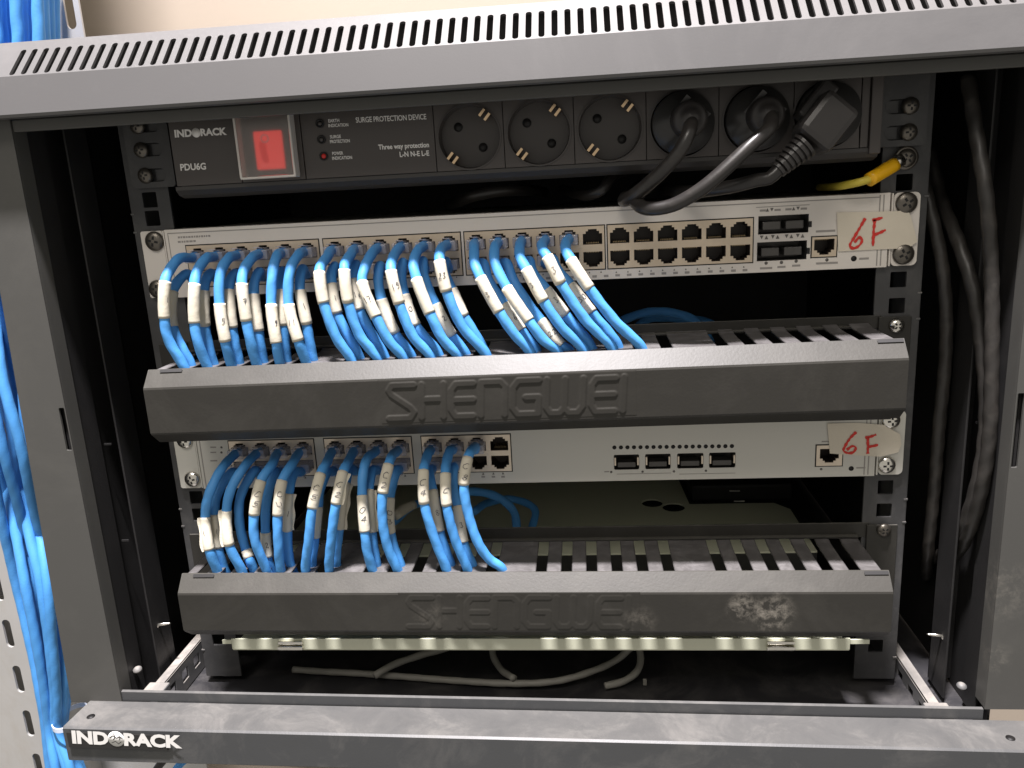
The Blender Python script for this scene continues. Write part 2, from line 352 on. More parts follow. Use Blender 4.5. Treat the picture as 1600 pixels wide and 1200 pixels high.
for x, z in ((-279, -258), (282 -6, -268)): part('rivet', MB().lathe([(3.2, 0), (3.0, 1.2), (1.6, 2.4), (.2, 2.7)], (x, -30, z), (0, -.3, 1), 16), M['bracket'], cab)
for px, py in ((146, 708), (255, 975), (1462, 992)):      # self tapping screws poking through the side frames
    q = P(px, py, -10); d = V((1 if px < 800 else -1, 0, .12))
    part('screw_tip', MB().lathe([(2.6, -2), (2.6, 0), (1.0, .4), (.9, 8), (.1, 10)], q-d*4, d, 10), M['chrome'], cab)

def screw(q, parent, m='steel', r=4.6, ax=(0, -1, 0), rot=.4, washer=False):
    q = V(q); pr = [(r, 0), (r, .9), (r*.86, 2.0), (r*.5, 2.9), (.1, 3.2)]
    mb = MB().lathe(pr, q, ax, 24)
    if washer: mb.lathe([(r*1.25, -.3), (r*1.25, .5), (r, .6)], q, ax, 24)
    o = part('screw', mb, M[m], parent, loc=q); ORG[o.name] = q
    cr = MB(); a = V((math.cos(rot), 0, math.sin(rot))); b = V((-math.sin(rot), 0, math.cos(rot))); n = V(ax)
    for u_, v_ in ((a, b), (b, a)):
        vv = [q+n*h+u_*i*r*.52+v_*j*r*.11 for h in (2.2, 3.1) for i in (-1, 1) for j in (-1, 1)]
        cr.add(vv, [(0, 1, 3, 2), (4, 6, 7, 5), (0, 4, 5, 1), (2, 3, 7, 6), (0, 2, 6, 4), (1, 5, 7, 3)])
    part('cross_recess', cr, M['hole'], o)
    return o

# ------------------------------------------------------------------ power strip
pdu = thing('power_strip', (0, 0, 62), 'black six socket rack power strip with a lit red switch under the cabinet roof', 'power strip')
YF = -20.0
body = MB().prof([(YF+7.5, 69.3), (YF+7.5, 107.5), (YF+7.5, 111), (30, 111), (30, 62.4), (-11, 62.4), (YF+2.5, 64.2), (YF-.6, 67.2), (YF-.6, 69.3)], -203.5, 210)
part('body', body, M['pdu'], pdu)
def pz(x): return 69.4
edges = [-202.5, -160.8, -121.2, -41.4, -.9, 39.8, 80.9, 121.5, 162.6, 199.0]
for a, b in zip(edges[:3], edges[1:4]): part('face_panel', MB().box((a+.25, YF-.9, 69.7), (b-.25, YF+1, 107.2), .3), M['pdu_face'], pdu)
part('end_cap', MB().box((199.4, YF-.8, 69.7), (203.6, YF+1, 107.2), .3).box((204.2, YF-2.2, 66), (210.4, YF+1, 107.2), .6), M['pdu_face'], pdu)
sock_c = [P(733, 208, YF-1), P(842, 203, YF-1), P(953, 203, YF-1), P(1067, 198, YF-1), P(1183, 192, YF-1), P(1298, 182, YF-1)]
sz = 88.3
for i in range(6):
    a, b = edges[3+i], edges[4+i]; cx = (a+b)/2; R_ = 18.6
    m = MB().plate([(a+.25, 69.7), (b-.25, 69.7), (b-.25, 107.2), (a+.25, 107.2)], [circ(cx, sz, R_-.4, 40)], (0, YF-1.0, 0), X3, Z3, Y3, 1.4)
    so = part('socket', m, M['pdu_face'], pdu)
    cup = MB(); n = 40
    vv = []; ff = []
    for r, y in ((R_+.3, YF-1.5), (R_-.6, YF-1.6), (R_-.9, YF-.5), (R_-1.4, YF+6.0), (.05, YF+6.1)):
        for k in range(n): t = 2*math.pi*k/n; vv.append((cx+r*math.cos(t), y, sz+r*math.sin(t)))
    for j in range(4):
        for k in range(n): ff.append((j*n+k, j*n+(k+1) % n, (j+1)*n+(k+1) % n, (j+1)*n+k))
    cup.add(vv, ff, False); part('socket_well', cup, M['socket'], so)
    if i < 3:
        ang = math.radians(-41); d = V((math.cos(ang), 0, math.sin(ang))); pr_ = V((-d.z, 0, d.x))
        ph = MB()
        for s in (-1, 1): ph.lathe([(2.6, 0), (2.6, .5)], V((cx, YF+5.9, sz))+d*9.3*s, (0, -1, 0), 18)
        part('pin_hole', ph, M['hole'], so)
        for s in (-1, 1):
            c0 = V((cx, YF+1, sz))+pr_*s*15.2
            cl = MB()
            for k in (-1, 1):
                q = c0+d*k*1.9
                cl.add([q+d*i2*.75+V((0, j2*3.0, 0))+pr_*k2*2.4+V((0, -2.2, 0)) for i2 in (-1, 1) for j2 in (-1, 1) for k2 in (-1, 1)], [(0, 1, 3, 2), (4, 6, 7, 5), (0, 4, 5, 1), (2, 3, 7, 6), (0, 2, 6, 4), (1, 5, 7, 3)])
            part('earth_clip', cl, M['brass'], so)
# switch
swx = -141.6
rk = part('rocker_switch', MB().box((swx-8.4, YF-2.6, 76.5), (swx+8.8, YF, 98.5), .8), M['glow'], pdu)
part('on_mark', MB().plate(rr(-2.1, 0, 2.1, 12.6, 2.0), [], (swx-2.0, YF-2.7, 80.0), (V((1, 0, -.0))), V((-.12, 0, 1)), -Y3, .25), M['glow2'], rk)
part('off_mark', MB().plate(circ(0, 0, 2.6), [circ(0, 0, 1.7)], (swx-1.3, YF-2.7, 94.2), X3, Z3, -Y3, .3), M['clear'], rk)
lensb = MB().box((swx-15.8, YF-9.2, 72.6), (swx+16.0, YF-8.2, 107), .5)
sc_ = part('switch_cover', lensb, M['lens'], pdu)
rim = MB()
rim.box((swx-17.2, YF-9.0, 72), (swx-15.6, YF-.9, 107), .5).box((swx+15.8, YF-9.0, 72), (swx+17.2, YF-.9, 107), .5).box((swx-17, YF-8.8, 71.2), (swx+17, YF-.9, 72.6), .5)
part('cover_rim', rim, M['lens_rim'], sc_)
for k, (px, py, a, b) in enumerate(((500, 193, 'EARTH', 'INDICATION'), (502.5, 218, 'SURGE', 'PROTECTION'), (506, 244, 'POWER', 'INDICATION'))):
    q = P(px, py, YF-1)
    il = part('indicator_lamp', MB().lathe([(2.5, 0), (2.5, .8), (1.9, .9), (1.5, .2)], q, (0, -1, 0), 20), M['hole'], pdu)
    part('lamp_lens', MB().lathe([(1.4, .2), (1.2, .8), (.5, 1.1)], q, (0, -1, 0), 14), M['led'] if k == 2 else M['socket'], il)
    t = ptext(a, px+13.5, py-1.5, 17, 5.2, YF-1, bold=.02); ptext(b, px+13.5, py+6, 31, 5.2, YF-1, bold=.02, mb=t)
    part('lamp_lettering', t, M['white'], pdu)
part('lettering', ptext('SURGE PROTECTION DEVICE', 556.5, 192, 110, 8.6, YF-1, bold=.012, gap=.95), M['white'], pdu)
t = ptext('Three way protection', 592, 236.5, 79, 10.5, YF-1, bold=.028); ptext('L-N N-E L-E', 625, 245.5, 46, 8.2, YF-1, bold=.028, mb=t)
part('lettering', t, M['white'], pdu)
t = ptext('IND', 273.5, 215, 27, 12, YF-1, bold=.045); ptext('RACK', 314, 213, 41, 12, YF-1, bold=.045, mb=t)
t.lathe([(2.7, 0), (2.7, .2)], P(306.5, 207.5, YF-1), (0, -1, 0), 24)
part('lettering', t, M['white'], pdu)
part('lettering', ptext('PDU6G', 282.5, 267, 40, 11, YF-1, bold=.03), M['white'], pdu)
# ears with keyhole slots
for s, cx in ((-1, -226.5), (1, 227.5)):
    x0, x1 = cx-14.5, cx+14.5
    zs = [P(1413, 207, -3).z, P(1413, 166, -3).z] if s > 0 else [P(236, 274, -3).z, P(234, 234, -3).z, P(232, 196, -3).z]
    holes = []
    for z in zs:
        d = -s
        holes.append(rr(cx-9.2, z-4.1, cx+9.2, z+4.1, 4.0, 6))
    z0 = zs[0]-7.6
    part('ear', MB().plate(rr(x0, z0, x1, 109.5, 2.5), holes, (0, -3.2, 0), X3, Z3, Y3, 2.0), M['rail'], pdu)
    for z in zs:
        screw((cx+s*4.5, -3.0, z), pdu, r=4.9, rot=.2+z*.1)
        part('captive_nut', MB().box((cx-s*8.5, -1.0, z-3.6), (cx-s*1, -.2, z+3.6), .3), M['rail'], pdu)

# ------------------------------------------------------------------ cords plugged into the strip
def cord(mb, pts, r, **k): p, _ = spline([V(q) for q in pts], 3); mb.tube(p, r, 16, **k); return mb
def plug_round(c, hub, cpts, label, ring_face):
    t = thing('power_plug', c, label, 'power plug', 'power plugs in the strip')
    c = V(c); hub = V(hub)
    m = MB().lathe([(17.2, 6), (17.2, -1.2), (16.2, -2.6), (11, -3.4), (.1, -3.5)], c, (0, -1, 0), 36)
    part('plug_body', m, M['plug'], t)
    a = (hub-c); a.y = 0
    cr = MB()
    d = V((math.cos(math.radians(50)), 0, math.sin(math.radians(50)))); pr_ = V((-d.z, 0, d.x))
    for side in (-1, 1):
        vv = [c+pr_*(side*7+ -1.5+3*i)+d*(-12+24*j)+V((0, 3-14*(k*(1 if j else .4)), 0)) for i in (0, 1) for j in (0, 1) for k in (0, 1)]
        cr.add(vv, [(0, 1, 3, 2), (4, 6, 7, 5), (0, 4, 5, 1), (2, 3, 7, 6), (0, 2, 6, 4), (1, 5, 7, 3)])
    part('grip_ridge', cr, M['plug'], t)
    hb = MB().lathe([(10.5, 2), (9.8, -13), (9.2, -15.5), (7.5, -17), (4.6, -17.2), (4.4, -19)], hub, (0, 1, 0), 32) if False else MB().lathe([(10.5, -2), (9.8, 13), (9.2, 15.5), (7.5, 17), (4.9, 17.2), (4.5, 20)], hub, (0, -1, 0), 32)
    part('plug_hub', hb, M['plug_grey'], t)
    part('cord', cord(MB(), cpts, 4.1, twist=0, ell=.06), M['rubber'], t)
    return t
c4, c5, c6 = (V(((edges[i]+edges[i+1])/2, YF-1, sz)) for i in (6, 7, 8))
h4 = P(1077, 186, YF-12); h4.y = YF-1
plug_round(c4, h4, [P(1080, 190, YF-17), P(1076, 208, YF-26), P(1063, 235, YF-27), P(1040, 262, YF-24), P(1012, 288, YF-18), P(986, 308, YF-8), P(975, 312, YF+8), P(985, 302, YF+30), P(1000, 290, YF+70)], 'round black power plug in the fourth socket, leftmost of the three plugs', 0)
h5 = P(1197, 180, YF-12); h5.y = YF-1
plug_round(c5, h5, [P(1205, 180, YF-17), P(1202, 200, YF-27), P(1178, 222, YF-32), P(1140, 258, YF-34), P(1095, 296, YF-33), P(1050, 321, YF-28), P(1012, 326, YF-22), P(994, 315, YF-8), P(1000, 300, YF+14), P(1030, 286, YF+60)], 'round black power plug in the fifth socket, its glossy cord looping over the switch', 0)
t6 = thing('power_plug', c6, 'angled black power plug with ribbed strain relief in the last socket', 'power plug', 'power plugs in the strip')
part('plug_body', MB().lathe([(17.0, 6), (17.0, -1.2), (16.0, -2.6), (.1, -3)], c6, (0, -1, 0), 36), M['plug'], t6)
a0, a1 = P(1308, 163, YF-16), P(1262, 222, YF-20)
d = (a1-a0).normalized(); sd = d.cross(V((0, 1, 0))).normalized(); up_ = d.cross(sd).normalized()
def obox(m, o, ex, ey, ez, lx, ly, lz, c=0):
    return m.box((-lx, -ly, -lz), (lx, ly, lz), c, fr=lambda q: o+ex*q.x+ey*q.y+ez*q.z)
part('plug_block', obox(MB(), (a0+a1)/2+V((1, 0, 0)), d, sd, up_, (a1-a0).length/2+1, 11, 9, 3.5), M['plug_grey'], t6)
part('plug_shoulder', obox(MB(), P(1274, 160, YF-9), d, sd, up_, 12, 5, 6, 1.5), M['plug_grey'], t6)
b0, b1 = P(1258, 226, YF-21), P(1215, 266, YF-22); dd = (b1-b0).normalized(); Lr = (b1-b0).length
pr = []; k = 0
while k*2.9 < Lr:
    rb = 7.6-3.0*k*2.9/Lr; pr += [(rb, k*2.9), (rb, k*2.9+1.7), (rb-1.7, k*2.9+1.8), (rb-1.7, k*2.9+2.8)]; k += 1
part('strain_relief', MB().lathe(pr, b0, dd, 20, smooth=False), M['plug_grey'], t6)
part('cord', cord(MB(), [b1-dd*3, b1+dd*6, P(1185, 281, YF-20), P(1150, 290, YF-16), P(1108, 297, YF-6), P(1070, 300, YF+12), P(1040, 296, YF+50)], 3.7), M['rubber'], t6)
part('black_cable', cord(MB(), [P(1010, 262, 40), P(962, 272, 14), P(950, 284, 6), P(940, 297, 2), P(920, 305, 8), P(902, 303, 26), P(880, 296, 80)], 3.3), M['rubber'], None, 'thin glossy black cord hooking down behind the power strip above the upper switch', 'cable')
part('black_cable', cord(MB(), [P(700, 318, 120), P(715, 316, 50), P(735, 308, 20), P(770, 300, 16), P(815, 297, 30), P(850, 300, 90)], 3.6), M['rubber'], None, 'dim black cord lying in the dark gap below the switch lettering of the strip', 'cable')

# ------------------------------------------------------------------ yellow earth lead
q = P(1415, 247, -2)
el = thing('earth_lead', q, 'yellow sleeved earth lead with ring lug bolted to the right mounting rail', 'cable lug')
lg0, lg1 = P(1400, 254, -4), P(1388, 262, -6)
part('ring_lug', MB().lathe([(6.2, 0), (6.2, 1.0)], q, (0, -1, 0), 28).tube([q+V((-3, -1, -1)), lg0, lg1], lambda L: 4.2-L*.08, 12), M['chrome'], el)
screw(q+V((0, -1, 0)), el, r=5.4, rot=.6, washer=True)
p0, p1 = P(1398, 257, -6), P(1358, 281, -14)
sl, _ = spline([p0, (p0+p1)/2, p1], 2); part('sleeve', MB().tube(sl, lambda L: 4.1 if L < 8 else (3.4 if L < 9.5 else 4.0), 18), M['yellow'], el)
sl, _ = spline([p1+(p0-p1)*.1, P(1345, 284, -14), P(1322, 289, -8), P(1300, 292, 15), P(1280, 293, 60)], 2); part('wire', MB().tube(sl, 2.3, 12), M['earth'], el)

# ------------------------------------------------------------------ network switches
RJ = [(-5.9, -4.6), (5.9, -4.6), (5.9, 2.0), (4.1, 2.0), (4.1, 3.5), (2.7, 3.5), (2.7, 4.7), (-2.7, 4.7), (-2.7, 3.5), (-4.1, 3.5), (-4.1, 2.0), (-5.9, 2.0)]
def port_part(x, z, flip, parent, w=5.9):
    f = -1 if flip else 1
    m = MB(); vv = []
    k = w/5.9
    for (a, b) in RJ: vv.append((x+a*k, -2.2, z+f*b))
    for (a, b) in RJ: vv.append((x+a*k, 10.0, z+f*b))
    n = len(RJ); m.add(vv, [(i, (i+1) % n, (i+1) % n+n, i+n) for i in range(n)]+[tuple(range(n, 2*n))])
    o = part('port', m, M['port'], parent)
    g = MB()
    for i in range(8): g.box((x-3.6+i*1.03-.22, 2+.0, z-f*4.4), (x-3.6+i*1.03+.22, 9.0, z-f*3.6))
    part('port_contacts', g, M['contact'], o)
    return o
def shield(x0, x1, z0, z1, ncol, rows, m, parent, holes_z):
    wp = (x1-x0)/ncol; holes = []; cs = []
    for zc, fl in rows:
        for i in range(ncol):
            cx = x0+(i+.5)*wp; k = min(1, (wp-1.6)/11.8)
            holes.append([(cx+a*k, zc+(-b if fl else b)) for a, b in RJ][::(-1 if fl else 1)]); cs.append((cx, zc, fl, k))
    sh = part('port_shield', MB().plate([(x0, z0), (x1, z0), (x1, z1), (x0, z1)], holes, (0, -3.5, 0), X3, Z3, Y3, 1.2), m, parent)
    gap = MB()
    for a, b in (((x0-.7, z0-.7), (x1+.7, z0)), ((x0-.7, z1), (x1+.7, z1+.7)), ((x0-.7, z0), (x0, z1)), ((x1, z0), (x1+.7, z1))):
        gap.box((a[0], -3.15, a[1]), (b[0], -2.95, b[1]))
    part('shield_gap', gap, M['hole'], sh)
    for cx, zc, fl, k in cs: port_part(cx, zc, fl, sh, 5.9*k)
    return cs
def tick(mb, px, py, wpx=4, hpx=2.5):
    q = P(px, py, -3.1); return mb.box((q.x-wpx*.2, -3.16, q.z-hpx*.2), (q.x+wpx*.2, -3.0, q.z+hpx*.2))
def tri(mb, px, py, up, s=1.3):
    q = P(px, py, -3.1); f = 1 if up else -1
    return mb.add([q+V((-s, -.08, -f*s)), q+V((s, -.08, -f*s)), q+V((0, -.08, f*s))], [(0, 1, 2)])
def switch_case(label, z0, z1, m, xl, xr, cut):
    t = thing('network_switch', (0, 100, z0), label, 'network switch', 'rack switches')
    x0, x1 = -224.5, 224.0
    face = MB().plate([(x0, z0), (x1, z0), (x1, z1), (x0, z1)], cut, (0, -3, 0), X3, Z3, Y3, 1.2)
    part('face_plate', face, m, t)
    body = MB().box((-219, 22, z0+1), (219, 210, z1-1), .8).box((x0, -1.8, z1-.9), (x1, 22, z1)).box((x0, -1.8, z0), (x1, 22, z0+.9)).box((x0, -1.8, z0+.9), (x0+1, 22, z1-.9)).box((x1-1, -1.8, z0+.9), (x1, 22, z1-.9))
    part('case', body, m, t)
    for s, xa in ((-1, -241.3), (1, 241.6)):
        a, b = sorted((xa, s*226.6))
        part('ear', MB().plate(rr(a, z0+.3, b, z1-.3, 3.0 if s > 0 else 1.5), [], (0, -2.0, 0), X3, Z3, Y3, 1.9).box((s*225.2, -2.6, z0+.4), (s*226.2, 24, z1-.4), .2), m, t)
    return t
# upper switch
ZA0, ZA1 = 0.0, 43.6
gA = [(-211.2, -124.0), (-120.6, -33.2), (-30.4, 56.0), (58.1, 145.0)]
sfpA = [(P(1185, 338, -3), P(1263, 363, -3)), (P(1183, 379, -3), P(1260, 405, -3))]
conA = (P(1269, 371, -3), P(1306, 400, -3))
cut = [[(a-.7, 5.9), (b+.7, 5.9), (b+.7, 33.5), (a-.7, 33.5)] for a, b in gA]
for a, b in sfpA: cut.append([(a.x, b.z), (b.x, b.z), (b.x, a.z), (a.x, a.z)])
cut.append([(conA[0].x-.2, conA[1].z-.2), (conA[1].x+.2, conA[1].z-.2), (conA[1].x+.2, conA[0].z+.2), (conA[0].x-.2, conA[0].z+.2)])
sA = switch_case('upper cream network switch of forty-eight ports, its right half of ports empty', ZA0, ZA1, M['silver'], 0, 0, cut)
portsA = []
for a, b in gA: portsA.append(shield(a, b, 6.6, 32.8, 6, ((26.3, False), (12.7, True)), M['shield'], sA, 0))
for (a, b) in sfpA:
    h = a.z-b.z; wd = b.x-a.x
    c = MB()
    vv = [(a.x, -2.8, b.z), (b.x, -2.8, b.z), (b.x, -2.8, a.z), (a.x, -2.8, a.z), (a.x, 16, b.z), (b.x, 16, b.z), (b.x, 16, a.z), (a.x, 16, a.z)]
    c.add(vv, [(0, 1, 5, 4), (1, 2, 6, 5), (2, 3, 7, 6), (3, 0, 4, 7), (4, 5, 6, 7)])
    cg = part('fibre_cage', c, M['cage'], sA)
    for k in (0, 1):
        x = a.x+wd*(.1+.46*k)
        part('dust_cover', MB().box((x, -1.4, b.z+h*.22), (x+wd*.36, 10, b.z+h*.68), .6), M['cage'], cg)
    part('cage_tab', MB().box((b.x, -3.3, b.z+h*.28), (b.x+1.8, -2.9, b.z+h*.6)), M['hole'], cg)
c0, c1 = conA; cx, cz_ = (c0.x+c1.x)/2, (c0.z+c1.z)/2
shield(c0.x, c1.x, c1.z, c0.z, 1, ((cz_, True),), M['shield'], sA, 0)
pr = MB()
for k in range(4): 
    for j in (0, 1): tri(pr, 1190+k*17.5+(4 if k > 1 else 0)+j*7.5, 371-k*.9, j == 1, 1.1)
for x in (1199, 1206, 1240, 1247): tri(pr, x, 328-(x-1199)*.05, x in (1199, 1240), 1.0)
for x, y in ((1197, 411), (1221, 410), (1244, 408), (1292, 406)): pr.lathe([(1.0, 0), (1.0, .1)], P(x, y, -3.0), (0, -1, 0), 14)
for g in range(2, 4):
    for k in range(12): tri(pr, (740 if g == 2 else 963)+k*18.1, (433 if g == 2 else 425)-k*(.75), True, .55)
for g in range(0, 2):
    for k in range(12): tri(pr, (310 if g == 0 else 522)+k*17.4, (447 if g == 0 else 441)-k*.75, True, .5)
part('print_marks', pr, M['ink'], sA)
pp = MB()
for g, (xx, yy) in enumerate(((955, 430), (738, 439))):
    for k in range(12): tick(pp, xx+10+k*18.1, yy-k*.72, 7, 3.5)
for x, y, w_ in ((1197, 419, 18), (1221, 417, 12), (1244, 415, 12), (1292, 411, 32), (1350, 404, 14), (1290, 361, 28)): tick(pp, x, y, w_, 3)
for x, y, w_ in ((1223, 322, 78), (1192, 329, 9), (1215, 328, 9), (1232, 327, 9), (1256, 326, 9)): tick(pp, x, y, w_, 1 if w_ > 50 else 3)
ptext('Cloud switch', 278, 371.5, 52, 4.5, -3, mb=pp) if False else None
part('print_lines', pp, M['pale_ink'], sA)
for k, (w_, yy) in enumerate(((52, 0), (27, 7))):
    q0 = P(278, 371+yy, -3.05)
    m = MB()
    x = q0.x
    while x < q0.x+w_*.42: L = random.uniform(.8, 2.2); m.box((x, -3.12, q0.z-.6), (x+L, -3.0, q0.z+.6)); x += L+.5
    part('maker_line', m, M['pale_ink'], sA)
part('reset_button', MB().lathe([(1.7, 0), (1.7, .12)], P(1334, 404, -3), (0, -1, 0), 18), M['hole'], sA)
for x in (218.2, 220.4): part('face_groove', MB().box((x-.35, -3.14, ZA0+1), (x+.35, -3.02, ZA1-1)), M['pale_ink'], sA)
part('face_groove', MB().box((-222.6, -3.14, 1), (-222.1, -3.02, ZA1-2)).box((-222.1, -3.14, ZA1-2.6), (217.8, -3.02, ZA1-2.0)), M['pale_ink'], sA)
for px, py in ((241, 377), (246, 452), (1417, 317), (1412, 397)): q = P(px, py, -3); screw((q.x, -2.1, q.z), sA, r=6.3 if py != 452 else 6, rot=.5+px*.01)
# lower switch
ZB0, ZB1 = -133.3, -90.2
gB = [(-201.8, -142.4), (-134.8, -75.4), (-68.2, -9.0)]
cut = [[(a-.7, -125.4), (b+.7, -125.4), (b+.7, -98.6), (a-.7, -98.6)] for a, b in gB]
sfpB = [(959, 999), (1008, 1048), (1058, 1099), (1108, 1149)]
sq = []
for a, b in sfpB:
    p0_, p1_ = P(a, 709.5, -3), P(b, 736.5, -3); sq.append((p0_.x, p1_.x)); cut.append(rr(p0_.x, -125.6, p1_.x, -115.2, .8, 2))
conB = (P(1276, 696, -3), P(1315, 727, -3)); cut.append([(conB[0].x-.2, conB[1].z-.2), (conB[1].x+.2, conB[1].z-.2), (conB[1].x+.2, conB[0].z+.2), (conB[0].x-.2, conB[0].z+.2)])
sB = switch_case('lower grey-white network switch with three port groups and a row of round holes', ZB0, ZB1, M['silver2'], 0, 0, cut)
portsB = []
for a, b in gB: portsB.append(shield(a, b, -124.7, -99.3, 4, ((-105.6, False), (-118.4, True)), M['shield2'], sB, 0))
for a, b in sq:
    c = MB(); z0, z1 = -125.6, -115.2
    c.add([(a, -2.8, z0), (b, -2.8, z0), (b, -2.8, z1), (a, -2.8, z1), (a, 12, z0), (b, 12, z0), (b, 12, z1), (a, 12, z1)], [(0, 1, 5, 4), (1, 2, 6, 5), (2, 3, 7, 6), (3, 0, 4, 7), (4, 5, 6, 7)])
    cg = part('fibre_cage', c, M['cage'], sB)
    part('dust_cover', MB().box((a+2.4, -1.5, z0+.8), (b-2.2, 6, z0+4.6), .5), M['cage'], cg)
    part('cage_clip', MB().box((a+.3, -3.3, z0+3), (a+1.3, -1, z1-2)).box((b-1.3, -3.3, z0+3), (b-.3, -1, z1-2)), M['shield2'], cg)
c0, c1 = conB; shield(c0.x, c1.x, c1.z, c0.z, 1, (((c0.z+c1.z)/2, True),), M['shield2'], sB, 0)
for k in range(19): part('vent_hole', MB().lathe([(1.35, 0), (1.35, .12)], P(960+k*10.2, 699.2-k*.12, -3), (0, -1, 0), 16), M['hole'], sB)
part('reset_button', MB().lathe([(1.6, 0), (1.6, .12)], P(1330, 732, -3), (0, -1, 0), 18), M['hole'], sB)
pr = MB()
for x, y in ((346, 699), (346, 707), (350, 720), (955, 737.5), (1004, 737), (1053, 736.5), (1103, 735.5), (1283, 733)): pr.lathe([(.8, 0), (.8, .1)], P(x, y, -3.0), (0, -1, 0), 12)
for x in (755, 771, 786): tri(pr, x, 740-(x-755)*.02, True, .8)
for k in range(8): tri(pr, 514+k*17, 745-k*.3, True, .8); tri(pr, 372+k*15, 748-k*.3, True, .8)
part('print_marks', pr, M['ink'], sB)
pp = MB()
for x, y, w_ in ((333, 699, 10), (333, 707, 10), (334, 720, 12), (1345, 731, 14), (1290, 690, 12), (948, 737, 8)): tick(pp, x, y, w_, 2)
for a, b in ((962, 1050), (1060, 1150)): tick(pp, (a+b)/2, 740, b-a, .9)
for x in (755, 771, 786): tick(pp, x, 745, 6, 3)
part('print_lines', pp, M['pale_ink'], sB)
for x in (-222.4, 217.6, 220.0): part('face_groove', MB().box((x-.35, -3.14, ZB0+1), (x+.35, -3.02, ZB1-1)), M['pale_ink'], sB)
for px, py in ((288, 689), (300, 749), (1393, 657), (1386, 727)): q = P(px, py, -3); screw((q.x, -2.1, q.z), sB, 'chrome', r=5.6, rot=.3+px*.01)

# masking tape labels with red writing
def mtape(poly, six, eff, label):
    pts = [P(x, y, -4.2) for x, y in poly]; c = sum(pts, V((0, 0, 0)))/len(pts)
    t = thing('tape_label', c, label, 'tape label', 'masking tape floor labels')
    m = MB(); n = len(pts); G = 14                     # gently rippled sheet
    dense = []
    for i in range(n):
        for k in range(6): dense.append(pts[i].lerp(pts[(i+1) % n], k/6))
    wob = lambda q: V((q.x, -4.2+.45-.12*math.sin(q.x*.22+q.z*.1)-.08*math.sin(q.z*.5+q.x*.07), q.z))
    cc = wob(c); N = len(dense); rings = [[wob(c.lerp(q, f)) for q in dense] for f in (.33, .66, 1)]
    vv = [cc]+[q for r_ in rings for q in r_]; ff = [(0, 1+i, 1+(i+1) % N) for i in range(N)]
    for j in range(2): ff += [(1+j*N+i, 1+(j+1)*N+i, 1+(j+1)*N+(i+1) % N, 1+j*N+(i+1) % N) for i in range(N)]
    b = len(vv); vv += [q+V((0, .12, 0)) for q in vv]; ff += [tuple(i+b for i in f[::-1]) for f in ff[:]]
    o_ = 1+2*N; ff += [(o_+i, o_+(i+1) % N, o_+(i+1) % N+b, o_+i+b) for i in range(N)]
    m.add(vv, ff, False); part('tape', m, M['tape6'], t)
    mk = MB()
    for st in six+eff:
        q, _ = spline([P(x, y, -4.0) for x, y in st], .8); k = len(q)
        mk.ribbon(q, (0, -1, 0), [1.5+.35*math.sin(i*1.7)+.25*math.sin(i*.6) for i in range(k)], .15)
    part('handwriting', mk, M['red'], t)
mtape([(1308, 332), (1364, 331), (1420, 329), (1425, 342), (1434, 378), (1420, 388), (1396, 389), (1350, 391), (1310, 393)],
      [[(1352, 341), (1344, 355), (1334, 372), (1328, 384), (1333, 388), (1342, 384), (1347, 375), (1343, 371), (1335, 379)]],
      [[(1367, 343), (1365, 362), (1364, 384)], [(1363, 344), (1372, 342), (1379, 340)], [(1366, 367), (1376, 363), (1384, 359)]],
      'masking tape reading 6F in red, stuck over the upper switch at its right end')
mtape([(1293, 662), (1340, 661), (1381, 664), (1407, 679), (1409, 695), (1404, 707), (1375, 714), (1340, 712), (1297, 709)],
      [[(1338, 675), (1329, 684), (1321, 696), (1318, 704), (1325, 708), (1334, 706), (1337, 699), (1332, 697), (1323, 703)]],
      [[(1356, 683), (1356, 696), (1356, 709)], [(1352, 684), (1361, 682), (1369, 679)], [(1357, 698), (1364, 697), (1372, 695)]],
      'masking tape reading 6F in red, stuck over the lower switch at its right end')

